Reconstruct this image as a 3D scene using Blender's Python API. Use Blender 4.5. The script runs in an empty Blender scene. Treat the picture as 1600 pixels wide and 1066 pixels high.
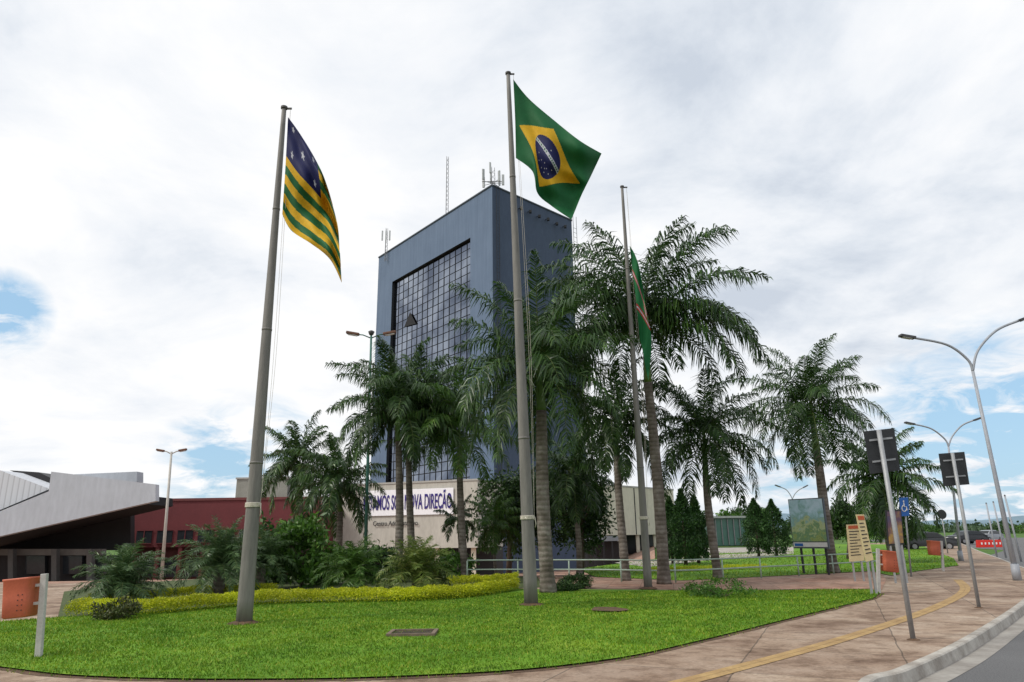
import bpy, math, random
import numpy as np
from mathutils import Vector, Matrix
random.seed(7); RNG=np.random.default_rng(11)
S=bpy.context.scene; COL=S.collection
# ------------------------------------------------------------------ camera
F=1100.0; EYE=1.6; PITCH=math.atan(303/1100); ROLL=-0.014
CM=Matrix.Rotation(math.pi/2+PITCH,3,'X')@Matrix.Rotation(ROLL,3,'Z')
cd=bpy.data.cameras.new('camera'); cam=bpy.data.objects.new('camera',cd); COL.objects.link(cam)
cd.sensor_width=36; cd.lens=F/1600*36; cd.clip_end=20000; cd.clip_start=.05
cam.matrix_world=Matrix.Translation((0,0,EYE))@CM.to_4x4(); S.camera=cam
S.view_settings.view_transform='Standard'; S.view_settings.look='None'; S.view_settings.exposure=0
E0=Vector((0,0,EYE))
def ray(px,py): return CM@Vector(((px-800)/F,-(py-533)/F,-1))
def Pz(px,py,z=0.0):
    d=ray(px,py); return E0+d*((z-EYE)/d.z)
def PD(px,py,Y):
    d=ray(px,py); return E0+d*(Y/d.y)
def sst(a,b,x):
    t=min(1,max(0,(x-a)/(b-a))); return t*t*(3-2*t)
def g(x,y):
    s=min(1,max(0,(y-30)/40)); return -2*s*(1-sst(.12,.2,x/max(y,1)))
def B(px,Y):
    py=836+F*1.6/Y; x=0;z=0
    for _ in range(4):
        p=PD(px,py,Y); z=g(p.x,Y); py+=(p.z-z)*F/Y
    return Vector((p.x,Y,z))
def rp(px,py,p0,n):
    d=ray(px,py); return E0+d*((p0-E0).dot(n)/d.dot(n))
# ------------------------------------------------------------------ helpers
def wl(o):
    v=Vector((0,0,0))
    while o: v=v+o.location; o=o.parent
    return v
def tag(o,label=None,cat=None,group=None,kind=None):
    if label:o['label']=label
    if cat:o['category']=cat
    if group:o['group']=group
    if kind:o['kind']=kind
    return o
def thing(name,loc,label,cat,group=None):
    o=bpy.data.objects.new(name,None); COL.objects.link(o); o.location=loc; o.empty_display_size=.2
    return tag(o,label,cat,group)
def link(name,me,mat,parent,V=None):
    o=bpy.data.objects.new(name,me); COL.objects.link(o)
    for m in (mat if isinstance(mat,(list,tuple)) else [mat]): me.materials.append(m)
    if parent: o.parent=parent
    return o
def npmesh(name,V,Fc,mat,parent=None,smooth=False,mi=None):
    V=np.asarray(V,dtype=np.float64).reshape(-1,3); Fc=np.asarray(Fc,dtype=np.int32)
    if parent: org=np.array(wl(parent))
    else: org=np.array([V[:,0].mean(),V[:,1].mean(),V[:,2].min()])
    V=V-org
    me=bpy.data.meshes.new(name); k=Fc.shape[1]
    me.vertices.add(len(V)); me.vertices.foreach_set('co',V.ravel())
    me.loops.add(Fc.size); me.loops.foreach_set('vertex_index',Fc.ravel())
    me.polygons.add(len(Fc)); me.polygons.foreach_set('loop_start',np.arange(0,Fc.size,k,dtype=np.int32))
    me.polygons.foreach_set('loop_total',np.full(len(Fc),k,dtype=np.int32))
    if smooth: me.polygons.foreach_set('use_smooth',np.ones(len(Fc),dtype=bool))
    o=link(name,me,mat,parent)
    if mi is not None: me.polygons.foreach_set('material_index',np.asarray(mi,dtype=np.int32))
    me.update(calc_edges=True); me.validate()
    if not parent: o.location=org
    return o
class MB:
    def __init__(s): s.V=[];s.F=[]
    def face(s,pts):
        i=len(s.V); s.V+= [Vector(p) for p in pts]; s.F.append(list(range(i,i+len(pts)))); return s
    def box(s,c,sz,R=None):
        i=len(s.V); c=Vector(c)
        for z in(-1,1):
            for x,y in((-1,-1),(1,-1),(1,1),(-1,1)):
                v=Vector((x*sz[0]/2,y*sz[1]/2,z*sz[2]/2)); s.V.append(c+(R@v if R else v))
        s.F+=[[i+3,i+2,i+1,i],[i+4,i+5,i+6,i+7]]+[[i+k,i+(k+1)%4,i+4+(k+1)%4,i+4+k] for k in range(4)]; return s
    def prism(s,poly,off):
        n=len(poly); i=len(s.V); off=Vector(off)
        s.V+=[Vector(p) for p in poly]+[Vector(p)+off for p in poly]
        s.F+=[list(range(i,i+n)),list(range(i+2*n-1,i+n-1,-1))]+[[i+(k+1)%n,i+k,i+n+k,i+n+(k+1)%n] for k in range(n)]; return s
    def tube(s,pts,rad,n=10,cap=True):
        pts=[Vector(p) for p in pts]; m=len(pts)
        if not isinstance(rad,(list,tuple)): rad=[rad]*m
        i0=len(s.V); up=None
        for k,p in enumerate(pts):
            t=(pts[min(k+1,m-1)]-pts[max(k-1,0)]).normalized()
            if up is None: up=Vector((0,0,1)) if abs(t.z)<.9 else Vector((1,0,0))
            a=t.cross(up).normalized(); b=a.cross(t).normalized(); up=b
            for j in range(n):
                w=2*math.pi*j/n; s.V.append(p+(a*math.cos(w)+b*math.sin(w))*rad[k])
        for k in range(m-1):
            for j in range(n):
                q=i0+k*n; s.F.append([q+j,q+(j+1)%n,q+n+(j+1)%n,q+n+j])
        if cap: s.F+=[[i0+j for j in range(n)][::-1],[i0+(m-1)*n+j for j in range(n)]]
        return s
    def build(s,name,mat,parent=None,smooth=False,bevel=0):
        if parent: org=wl(parent)
        else:
            org=Vector((sum(v.x for v in s.V)/len(s.V),sum(v.y for v in s.V)/len(s.V),min(v.z for v in s.V)))
        me=bpy.data.meshes.new(name); me.from_pydata([tuple(v-org) for v in s.V],[],s.F)
        if smooth:
            me.polygons.foreach_set('use_smooth',[True]*len(me.polygons))
        o=link(name,me,mat,parent)
        if not parent:o.location=org
        if bevel:
            b=o.modifiers.new('bevel','BEVEL'); b.width=bevel; b.segments=2; b.limit_method='ANGLE'
        me.update(); return o
def cat(pts,n=6):
    pts=[Vector(p) for p in pts]; out=[]
    for i in range(len(pts)-1):
        p0=pts[max(i-1,0)];p1=pts[i];p2=pts[i+1];p3=pts[min(i+2,len(pts)-1)]
        for k in range(n):
            t=k/n; out.append(.5*((2*p1)+(p2-p0)*t+(2*p0-5*p1+4*p2-p3)*t*t+(3*p1-p0-3*p2+p3)*t**3))
    out.append(pts[-1]); return out
# ------------------------------------------------------------------ materials
MC={}
def nt(name):
    m=bpy.data.materials.new(name); m.use_nodes=True; n=m.node_tree; n.nodes.clear(); return m,n,n.nodes,n.links
def mixn(n,l,fac,a,b,mode='MIX'):
    x=n.new('ShaderNodeMix'); x.data_type='RGBA'; x.blend_type=mode
    for i,v in ((0,fac),(6,a),(7,b)):
        if isinstance(v,bpy.types.NodeSocket): l.new(v,x.inputs[i])
        else: x.inputs[i].default_value=v if i==0 else (*v,1) if len(v)==3 else v
    return x.outputs[2]
def mth(n,l,op,a,b=None,c=None,clamp=False):
    x=n.new('ShaderNodeMath'); x.operation=op; x.use_clamp=clamp
    for i,v in enumerate((a,b,c)):
        if v is None: continue
        if isinstance(v,bpy.types.NodeSocket): l.new(v,x.inputs[i])
        else: x.inputs[i].default_value=v
    return x.outputs[0]
def noise(n,l,vec,scale,detail=6,rough=.6,dist=0):
    x=n.new('ShaderNodeTexNoise'); x.inputs['Scale'].default_value=scale; x.inputs['Detail'].default_value=detail
    x.inputs['Roughness'].default_value=rough; x.inputs['Distortion'].default_value=dist
    if vec is not None: l.new(vec,x.inputs['Vector'])
    return x.outputs['Fac']
def ramp(n,l,f,stops):
    x=n.new('ShaderNodeValToRGB'); r=x.color_ramp
    while len(r.elements)<len(stops): r.elements.new(.5)
    for e,(p,c) in zip(r.elements,stops): e.position=p; e.color=(*c,1) if len(c)==3 else c
    l.new(f,x.inputs[0]); return x.outputs[0]
def coord(n,l,stretch=None,kind='Object'):
    t=n.new('ShaderNodeTexCoord'); v=t.outputs[kind]
    if stretch:
        m=n.new('ShaderNodeMapping'); m.inputs['Scale'].default_value=stretch; l.new(v,m.inputs[0]); v=m.outputs[0]
    return v
def fin(m,n,l,colr,rough=.8,metal=0,bumpf=None,bs=.3,bd=.02,spec=.5,trans=0,alpha=None):
    p=n.new('ShaderNodeBsdfPrincipled'); o=n.new('ShaderNodeOutputMaterial')
    if isinstance(colr,bpy.types.NodeSocket): l.new(colr,p.inputs['Base Color'])
    else: p.inputs['Base Color'].default_value=(*colr,1)
    p.inputs['Roughness'].default_value=rough; p.inputs['Metallic'].default_value=metal
    p.inputs['Specular IOR Level'].default_value=spec
    if bumpf is not None:
        b=n.new('ShaderNodeBump'); b.inputs['Strength'].default_value=bs; b.inputs['Distance'].default_value=bd
        l.new(bumpf,b.inputs['Height']); l.new(b.outputs[0],p.inputs['Normal'])
    out=p.outputs[0]
    if trans:
        t=n.new('ShaderNodeBsdfTranslucent')
        if isinstance(colr,bpy.types.NodeSocket): l.new(colr,t.inputs[0])
        else: t.inputs[0].default_value=(*colr,1)
        x=n.new('ShaderNodeMixShader'); x.inputs[0].default_value=trans; l.new(out,x.inputs[1]); l.new(t.outputs[0],x.inputs[2]); out=x.outputs[0]
    l.new(out,o.inputs[0]); return m
def M(name,c1,c2=None,scale=3,rough=.8,metal=0,bump=.2,stretch=None,spec=.4,bd=.02,trans=0,lo=.35,hi=.65):
    if name in MC: return MC[name]
    m,t,n,l=nt(name)
    v=coord(n,l,stretch)
    f=noise(n,l,v,scale,8,.62)
    c2=c2 or tuple(x*.8 for x in c1)
    c=ramp(n,l,f,[(lo,c2),(hi,c1)])
    f2=noise(n,l,v,scale*9,5,.6)
    c=mixn(n,l,.25,c,ramp(n,l,f2,[(.3,tuple(x*.6 for x in c1)),(.7,tuple(min(1,x*1.25) for x in c1))]))
    MC[name]=fin(m,n,l,c,rough,metal,f2 if bump else None,bump,bd,spec,trans); return MC[name]
def leafmat(name,c1,c2,trans=.3,rough=.5,c3=None):
    m,t,n,l=nt(name); gm=n.new('ShaderNodeNewGeometry')
    st=[(0,c1),(.8,c2)]+([(1,c3)] if c3 else [])
    c=ramp(n,l,gm.outputs['Random Per Island'],st)
    f=noise(n,l,coord(n,l),.9,3); c=mixn(n,l,.5,c,mixn(n,l,1,c,ramp(n,l,f,[(.35,(.5,.5,.5)),(.65,(1.3,1.3,1.3))]),'MULTIPLY'))
    return fin(m,n,l,c,rough,0,None,spec=.35,trans=trans)
# ------------------------------------------------------------------ world
SUN_D=Vector((-.72,-.30,.85)).normalized()
W=bpy.data.worlds.new('World'); S.world=W; W.use_nodes=True; n=W.node_tree.nodes; l=W.node_tree.links; n.clear()
sky=n.new('ShaderNodeTexSky'); sky.sky_type='NISHITA'; sky.sun_disc=False
sky.sun_elevation=math.asin(SUN_D.z); sky.sun_rotation=math.atan2(SUN_D.x,SUN_D.y)
tc=n.new('ShaderNodeTexCoord'); sp=n.new('ShaderNodeSeparateXYZ'); l.new(tc.outputs['Generated'],sp.inputs[0])
zz=mth(n,l,'ADD',mth(n,l,'MAXIMUM',sp.outputs[2],0.0),.22)
cx=mth(n,l,'DIVIDE',sp.outputs[0],zz); cy=mth(n,l,'DIVIDE',sp.outputs[1],zz)
cb=n.new('ShaderNodeCombineXYZ'); l.new(cx,cb.inputs[0]); l.new(cy,cb.inputs[1]); cb.inputs[2].default_value=3.7
n2=noise(n,l,cb.outputs[0],1.9,11,.6,.25); n1=noise(n,l,cb.outputs[0],4.5,9,.62,.5)
mp=n.new('ShaderNodeMapping'); mp.inputs['Location'].default_value=(4.2,1.3,0); l.new(cb.outputs[0],mp.inputs[0])
n3=noise(n,l,mp.outputs[0],.55,4,.5,.2)
side=mth(n,l,'MULTIPLY',sp.outputs[0],.16); up=mth(n,l,'MULTIPLY',sp.outputs[2],.08)
hh=mth(n,l,'SUBTRACT',mth(n,l,'SUBTRACT',mth(n,l,'ADD',mth(n,l,'MULTIPLY',n2,.85),mth(n,l,'MULTIPLY',n3,.42)),side),up)
cloud=ramp(n,l,hh,[(.38,(.60,.66,.75)),(.46,(.74,.79,.86)),(.54,(.87,.90,.945)),(.66,(.985,.99,1.0))])
cl10=n.new('ShaderNodeVectorMath'); cl10.operation='SCALE'; cl10.inputs['Scale'].default_value=10.2; l.new(cloud,cl10.inputs[0])
hole=None
for (x,y,rad,st) in ((0,492,.06,.60),(345,722,.09,.40),(1570,700,.18,.55),(1500,650,.09,.38),(1230,745,.08,.34),(1600,790,.14,.5),(430,690,.07,.28)):
    d=ray(x,y).normalized()
    vd=n.new('ShaderNodeVectorMath'); vd.operation='DISTANCE'; l.new(tc.outputs['Generated'],vd.inputs[0]); vd.inputs[1].default_value=d
    f=mth(n,l,'MULTIPLY',mth(n,l,'SUBTRACT',1.0,mth(n,l,'DIVIDE',vd.outputs['Value'],rad),clamp=True),st)
    hole=f if hole is None else mth(n,l,'MAXIMUM',hole,f)
hm=mth(n,l,'MULTIPLY',hole,mth(n,l,'MULTIPLY_ADD',mth(n,l,'SUBTRACT',n1,.5),7.0,1.0,clamp=False)); hk=ramp(n,l,hm,[(.04,(0,0,0)),(.42,(1,1,1))])
blue=mixn(n,l,.6,sky.outputs[0],(4.8,7.8,10.6))
final=mixn(n,l,hk,cl10.outputs[0],blue)
bg=n.new('ShaderNodeBackground'); bg.inputs[1].default_value=.1; l.new(final,bg.inputs[0])
wo=n.new('ShaderNodeOutputWorld'); l.new(bg.outputs[0],wo.inputs[0])
sl=bpy.data.lights.new('sun','SUN'); so=bpy.data.objects.new('sun',sl); COL.objects.link(so)
sl.energy=2.4; sl.angle=math.radians(10); sl.color=(1,.95,.87); so.rotation_euler=SUN_D.to_track_quat('Z','Y').to_euler()
# ------------------------------------------------------------------ ground & paving
def ground_mat(name,c1,c2,c3,scale):
    m,t,n,l=nt(name); v=coord(n,l)
    a=noise(n,l,v,scale,8,.6); b=noise(n,l,v,scale*14,6,.7); d=noise(n,l,v,scale*.15,3)
    c=ramp(n,l,a,[(.3,c1),(.5,c2),(.7,c3)])
    c=mixn(n,l,.5,c,mixn(n,l,1,c,ramp(n,l,b,[(.3,(.4,.4,.4)),(.7,(1.5,1.5,1.5))]),'MULTIPLY'))
    c=mixn(n,l,1,c,ramp(n,l,d,[(.35,(.8,.85,.8)),(.65,(1.15,1.1,1.1))]),'MULTIPLY')
    return fin(m,n,l,c,.9,0,b,.6,.04,.2)
m_field=ground_mat('field',(.045,.10,.018),(.07,.15,.022),(.12,.17,.04),.25)
m_turf=ground_mat('turf',(.07,.17,.010),(.11,.24,.016),(.18,.29,.025),.6)
xs=np.array(sorted(set([-6000,-2500,-1000,-500,-250]+list(range(-150,151,2))+[250,500,1000,2500,6000])),float)
ys=np.array(sorted(set([-2500,-500,-150,-60,-20]+list(range(-10,181,2))+[220,300,450,700,1200,2500,5000])),float)
X,Y=np.meshgrid(xs,ys); Z=np.array([[g(a,b)-.15 for a in xs] for b in ys])
V=np.stack([X,Y,Z],-1).reshape(-1,3); nx=len(xs); I=np.arange(len(ys)*nx).reshape(len(ys),nx)
Fq=np.stack([I[:-1,:-1],I[:-1,1:],I[1:,1:],I[1:,:-1]],-1).reshape(-1,4)
o=npmesh('ground',V,Fq,m_field,smooth=True); tag(o,'broad green ground reaching out to the horizon','ground',kind='structure')
def sheet(name,pts,z,mat,label,catg,kind='structure'):
    import bmesh
    bm=bmesh.new(); org=Vector(pts[0]); vs=[bm.verts.new((p[0]-org.x,p[1]-org.y,0)) for p in pts]
    f=bm.faces.new(vs); bm.normal_update()
    if f.normal.z<0: f.normal_flip()
    bmesh.ops.triangulate(bm,faces=bm.faces[:])
    me=bpy.data.meshes.new(name); bm.to_mesh(me); bm.free(); o=link(name,me,mat,None); o.location=(org.x,org.y,z)
    return tag(o,label,catg,kind=kind)
def gp(lst,z=0): return [Pz(a,b,z) for a,b in lst]
kf=gp([(1340,1068),(1400,1046),(1480,1011),(1540,977),(1585,948),(1612,928),(1650,914)])
kf=[Vector((-3,1.2,0)),Vector((.5,3.6,0)),Vector((2.2,5.4,0))]+kf
kb=gp([(1690,910),(1668,902),(1600,888),(1560,873),(1520,858),(1492,845)])
kline=cat(kf+kb,8)
def pave_mat(name,cA,cB,cJ,w,h,rot=0,stain=.6,mort=.014):
    m,t,n,l=nt(name); tcn=coord(n,l)
    mp=n.new('ShaderNodeMapping'); mp.inputs['Rotation'].default_value=(0,0,rot); l.new(tcn,mp.inputs[0]); v=mp.outputs[0]
    br=n.new('ShaderNodeTexBrick'); br.offset=.0; br.inputs['Scale'].default_value=1; br.inputs['Brick Width'].default_value=w; br.inputs['Row Height'].default_value=h
    br.inputs['Mortar Size'].default_value=mort; br.inputs['Mortar Smooth'].default_value=.6; br.inputs['Color1'].default_value=(*cA,1); br.inputs['Color2'].default_value=(*cB,1); br.inputs['Mortar'].default_value=(*cJ,1)
    dv=n.new('ShaderNodeVectorMath'); dv.operation='ADD'; l.new(v,dv.inputs[0])
    nn=n.new('ShaderNodeTexNoise'); nn.inputs['Scale'].default_value=1.5; l.new(v,nn.inputs['Vector'])
    sc=n.new('ShaderNodeVectorMath'); sc.operation='SCALE'; sc.inputs['Scale'].default_value=.05; l.new(nn.outputs['Color'],sc.inputs[0]); l.new(sc.outputs[0],dv.inputs[1]); l.new(dv.outputs[0],br.inputs['Vector'])
    a=noise(n,l,v,.9,9,.65,.4); b=noise(n,l,v,22,6,.7); d=noise(n,l,v,3.0,8,.7)
    c=mixn(n,l,stain,br.outputs[0],mixn(n,l,1,br.outputs[0],ramp(n,l,a,[(.36,(.50,.42,.37)),(.48,(.96,.93,.90)),(.64,(1.25,1.32,1.38))]),'MULTIPLY'))
    c=mixn(n,l,.6,c,mixn(n,l,1,c,ramp(n,l,d,[(.40,(.52,.46,.41)),(.52,(1.08,1.08,1.08))]),'MULTIPLY'))
    c=mixn(n,l,.3,c,mixn(n,l,1,c,ramp(n,l,b,[(.35,(.4,.4,.4)),(.65,(1.5,1.5,1.5))]),'MULTIPLY'))
    return fin(m,n,l,c,.85,0,b,.35,.01,.3)
m_side=pave_mat('worn red concrete',(.345,.262,.195),(.25,.178,.13),(.13,.10,.075),1.9,1.9,.42,.8)
m_red=pave_mat('red paving',(.40,.23,.165),(.34,.23,.175),(.2,.12,.09),1.0,1.0,.2)
m_grey=pave_mat('grey paving',(.40,.37,.33),(.36,.34,.31),(.2,.18,.16),1.5,1.5,.1)
sw=[p for p in kline]+gp([(1480,842)])+[Vector((30,75,0)),Vector((2.9,29,0)),Vector((-40,29,0)),Vector((-40,1,0))]
sheet('sidewalk',[(p.x,p.y) for p in sw],0,m_side,'worn reddish concrete pavement curving round the lawn','pavement')
m,t,nn_,ll=nt('asphalt'); v=coord(nn_,ll); a=noise(nn_,ll,v,.5,6); b=noise(nn_,ll,v,60,4,.8)
c=mixn(nn_,ll,.6,ramp(nn_,ll,a,[(.3,(.085,.085,.09)),(.7,(.14,.14,.145))]),ramp(nn_,ll,b,[(.35,(.04,.04,.04)),(.65,(.22,.22,.22))]))
m_asph=fin(m,nn_,ll,c,.85,0,b,.5,.01,.3)
sheet('road',[(-60,-30),(120,-30),(160,40),(160,135),(62,135),(40,60),(9,20),(-60,-2)],-.143,m_asph,'grey asphalt road round the corner of the pavement','road')
def offs(line,d):
    out=[]
    for i,p in enumerate(line):
        t=(line[min(i+1,len(line)-1)]-line[max(i-1,0)]); t.z=0; t.normalize(); out.append(p+Vector((t.y,-t.x,0))*d)
    return out
def profile(name,line,prof,mat,parent=None):
    mb=MB(); rows=[[p+Vector((0,0,z)) for p in offs(line,d)] for d,z in prof]
    for a,b in zip(rows[:-1],rows[1:]):
        for i in range(len(line)-1): mb.face([a[i],a[i+1],b[i+1],b[i]][::-1])
    return mb.build(name,mat,parent)
m_kerb=M('kerb paint worn',(.46,.435,.39),(.23,.20,.17),2.6,.8,bump=.3,lo=.38,hi=.62)
m_gut=M('gutter concrete',(.34,.32,.29),(.19,.17,.15),1.5,.9,bump=.3)
o=profile('kerb',kline,[(0,0.001),(0,.012),(.10,.010),(.12,-.005),(.15,-.142)],m_kerb); tag(o,'worn pale painted kerb edging the curved pavement','kerb',kind='structure')
o=profile('gutter',kline,[(.145,-.135),(.42,-.139)],m_gut); tag(o,'pale concrete gutter strip along the kerb','gutter',kind='structure')
m,t,nn_,ll=nt('tactile paving'); v=coord(nn_,ll); a=noise(nn_,ll,v,2.5,6)
c=ramp(nn_,ll,a,[(.35,(.30,.19,.085)),(.65,(.43,.29,.125))])
wv=nn_.new('ShaderNodeTexVoronoi'); wv.inputs['Scale'].default_value=14; ll.new(v,wv.inputs['Vector'])
m_tac=fin(m,nn_,ll,c,.8,0,wv.outputs['Distance'],.7,.02,.3)
tl=cat(gp([(980,1088),(1070,1066),(1180,1037),(1300,1004),(1400,972),(1460,950),(1500,930),(1508,918),(1496,906)]),6)
mb=MB()
for rows in (0,1):
    A=offs(tl,.125-rows*.128);Bq=offs(tl,.003-rows*.128)
    for i in range(len(tl)-1): mb.face([p+Vector((0,0,.006)) for p in (A[i],Bq[i],Bq[i+1],A[i+1])][::-1])
o=mb.build('tactile_strip',m_tac); tag(o,'yellow ribbed tactile paving strip along the pavement','tactile paving',kind='structure')
front=gp([(-420,1002),(-200,1022),(-60,1040),(0,1046),(100,1058),(250,1064),(400,1065),(550,1063),(700,1057),(800,1051),(900,1041),(1000,1026),(1100,1003),(1200,978),(1300,953),(1368,936)])
front=cat(front,4)
back=gp([(1378,928),(1362,922),(1250,923),(1100,924),(950,922),(850,922),(790,920),(600,938),(400,943),(230,958),(90,966),(0,973),(-200,968),(-420,955)])
lawn=[(p.x,p.y) for p in front+back]
m_soil=M('soil',(.13,.075,.045),(.06,.04,.025),4,.95,bump=.6)
def shrink(poly,d,jit=0):
    out=[];nP=len(poly)
    for i in range(nP):
        a=Vector(poly[i-1]);b=Vector(poly[i]);c=Vector(poly[(i+1)%nP])
        t=(c-a); t=t.normalized() if t.length>1e-6 else Vector((1,0)); out.append(tuple(b+Vector((-t.y,t.x))*(d+random.uniform(-jit,jit))))
    return out
area=sum(lawn[i-1][0]*lawn[i][1]-lawn[i][0]*lawn[i-1][1] for i in range(len(lawn)))
sg_=1 if area>0 else -1
sheet('lawn_edging',shrink(lawn,-.05*sg_,.03),.004,m_soil,'thin strip of bare brown soil at the lawn edge','soil')
lawn_in=shrink(lawn,.05*sg_)
sheet('lawn',lawn_in,.024,m_turf,'bright green mown lawn around the flagpoles','lawn')
bed=gp([(90,966),(230,958),(400,943),(600,938),(790,920),(850,918),(840,902),(700,899),(400,900),(200,912),(100,925)])
m_bed=M('planting bed soil',(.07,.10,.025),(.04,.05,.02),3,.95,bump=.6)
sheet('planting_bed',[(p.x,p.y) for p in bed],.012,m_bed,'dark planted bed under the low palms','planting bed')
bl=gp([(930,902),(1065,908),(1210,901),(1360,893),(1392,900),(1440,892),(1498,884),(1490,873),(1460,862),(1440,852),(1300,850),(1120,862),(1000,877),(900,890)])
sheet('back_lawn',[(p.x,p.y) for p in bl],.02,m_turf,'green lawn behind the railing at the right','lawn')
p2=gp([(925,902),(1065,908),(1210,901),(1372,893),(1385,906),(1378,922),(1250,921),(1100,922),(950,920),(850,919),(800,903)])
sheet('footpath',[(p.x,p.y) for p in p2],.008,m_red,'reddish footpath in front of the railing','footpath')
def slopegrid(name,a0,a1,y0,y1,z,mat,label,catg):
    aa=np.linspace(a0,a1,60); yy=np.linspace(y0,y1,30); V=[(a*y,y,g(a*y,y)+z) for y in yy for a in aa]; I=np.arange(1800).reshape(30,60)
    Fq=np.stack([I[:-1,:-1],I[:-1,1:],I[1:,1:],I[1:,:-1]],-1).reshape(-1,4)
    return tag(npmesh(name,V,Fq,mat,smooth=True),label,catg,kind='structure')
slopegrid('plaza',-1.4,.19,29.05,110,0,m_red,'reddish paved plaza in front of the buildings','plaza')
q=gp([(1100,857),(1240,855),(1240,862),(1100,866)]); sheet('car_park',[(p.x,p.y) for p in q],.03,m_grey,'pale paved parking strip far behind the railing','car park')
q=gp([(960,880),(1110,868),(1240,862),(1240,866),(1110,876),(1010,887)]); sheet('walkway',[(p.x,p.y) for p in q],.026,m_grey,'pale walkway crossing the back lawn to the cream wing','path')
def inpoly(P,poly):
    x=P[:,0];y=P[:,1];ins=np.zeros(len(P),bool);n_=len(poly)
    for i in range(n_):
        x1,y1=poly[i-1];x2,y2=poly[i]
        c=((y1>y)!=(y2>y))&(x<(x2-x1)*(y-y1)/(y2-y1+1e-12)+x1); ins^=c
    return ins
def grass(name,poly,N,h,z,mat,label,xlim,ylim,parent=None):
    yv=ylim[0]*(ylim[1]/ylim[0])**RNG.random(N); xv=RNG.uniform(xlim[0],xlim[1],N)
    P=np.stack([xv,yv],1); P=P[inpoly(P,poly)]; n_=len(P)
    ang=RNG.uniform(0,6.283,n_); w=RNG.uniform(.004,.010,n_)*np.clip(P[:,1]/10,1,3)
    H=h*RNG.uniform(.5,1.2,n_)*(1+.25*np.sin(P[:,0]*2.1+np.sin(P[:,1]*1.7)*2)*np.sin(P[:,1]*2.7))
    dx=np.cos(ang)*w;dy=np.sin(ang)*w; la=RNG.uniform(0,6.283,n_); ln=H*RNG.uniform(.2,.9,n_)
    b0=np.stack([P[:,0]-dx,P[:,1]-dy,np.full(n_,z)],1);b1=np.stack([P[:,0]+dx,P[:,1]+dy,np.full(n_,z)],1)
    tp=np.stack([P[:,0]+np.cos(la)*ln,P[:,1]+np.sin(la)*ln,z+H],1)
    V=np.stack([b0,b1,tp],1).reshape(-1,3); Fq=np.arange(3*n_).reshape(-1,3)
    return tag(npmesh(name,V,Fq,mat),label,'grass',kind='stuff')
m,t,n_,l_=nt('grass blades'); gm=n_.new('ShaderNodeNewGeometry')
c=ramp(n_,l_,gm.outputs['Random Per Island'],[(0,(.070,.175,.010)),(.8,(.175,.315,.016)),(1,(.40,.43,.08))])
v=coord(n_,l_); f=noise(n_,l_,v,.35,5,.6); f2=noise(n_,l_,v,1.8,5,.65)
c=mixn(n_,l_,1,c,ramp(n_,l_,f,[(.36,(.76,.84,.82)),(.62,(1.26,1.12,1.1))]),'MULTIPLY'); c=mixn(n_,l_,.9,c,mixn(n_,l_,1,c,ramp(n_,l_,f2,[(.36,(.58,.66,.58)),(.6,(1.2,1.15,1.1))]),'MULTIPLY'))
m_blade=fin(m,n_,l_,c,.6,0,None,spec=.25,trans=.3)
grass('grass_blades',lawn_in,340000,.036,.024,m_blade,'short green grass blades covering the lawn round the poles',(-15,15),(7,21))
grass('grass_tuft',[(p.x,p.y) for p in bl],50000,.06,.02,m_blade,'grass blades covering the lawn behind the railing',(0,45),(21,60))
grass('edge_grass',[(x,y) for x,y in shrink(lawn,-.07*sg_,.05)],70000,.03,.005,m_blade,'sparse grass creeping over the lawn edge',(-15,15),(7,21))
def patch(px,py,w,d,label):
    c=Pz(px,py); t=thing('drain_chamber',c,label,'drain'); m_oc=M('old concrete',(.20,.15,.11),(.10,.075,.055),5,.9)
    mb=MB(); o4=[(-1,-1),(1,-1),(1,1),(-1,1)]
    V=[c+Vector((x*w/2*f,y*d/2*f,z)) for z in(.02,.066) for f in(1,.84) for x,y in o4]; mb.V=V
    for k in range(4):
        j=(k+1)%4; mb.F+=[[8+k,8+j,12+j,12+k],[k,j,8+j,8+k],[4+j,4+k,12+k,12+j]]
    mb.build('rim',m_oc,t)
    MB().box(c+Vector((0,0,.034)),(w*.82,d*.82,.02)).build('cover',M('rust cover',(.05,.035,.025),(.02,.015,.012),6,.9),t)
patch(645,993,.80,.62,'square concrete drain chamber with dark cover sunk in the front lawn')
c=Pz(950,956); mb=MB()
pts=[c+Vector((math.cos(k*.524)*.42*random.uniform(.7,1.2),math.sin(k*.524)*.5*random.uniform(.7,1.2),.055)) for k in range(12)]
mb.face(pts); o=mb.build('bare_patch',m_soil); tag(o,'bare brown soil patch in the lawn right of the middle pole','soil',kind='structure')
# ------------------------------------------------------------------ flagpoles
m_pole=M('weathered grey steel',(.20,.19,.175),(.11,.105,.098),2.2,.6,metal=0,bump=.25,stretch=(3,3,.35))
m_rope=M('white rope',(.62,.58,.5),(.4,.36,.3),20,.9)
m_cap=M('dark cap',(.08,.075,.07),None,6,.6)
def mound(c,r,h,parent,name='soil_mound'):
    mb=MB(); n_=22; rows=[]
    for k in range(5):
        f=k/4; rows.append([c+Vector((math.cos(a)*r*(1-f*.6)*random.uniform(.88,1.12),math.sin(a)*r*(1-f*.6)*random.uniform(.88,1.12),.02+h*f**.7*random.uniform(.8,1.1))) for a in [6.2832*j/n_ for j in range(n_)]])
    for rw in rows: mb.V+=rw
    for k in range(4):
        for j in range(n_): mb.F.append([k*n_+j,k*n_+(j+1)%n_,(k+1)*n_+(j+1)%n_,(k+1)*n_+j])
    mb.F.append([4*n_+j for j in range(n_)]); return mb.build(name,m_soil,parent)
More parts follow.
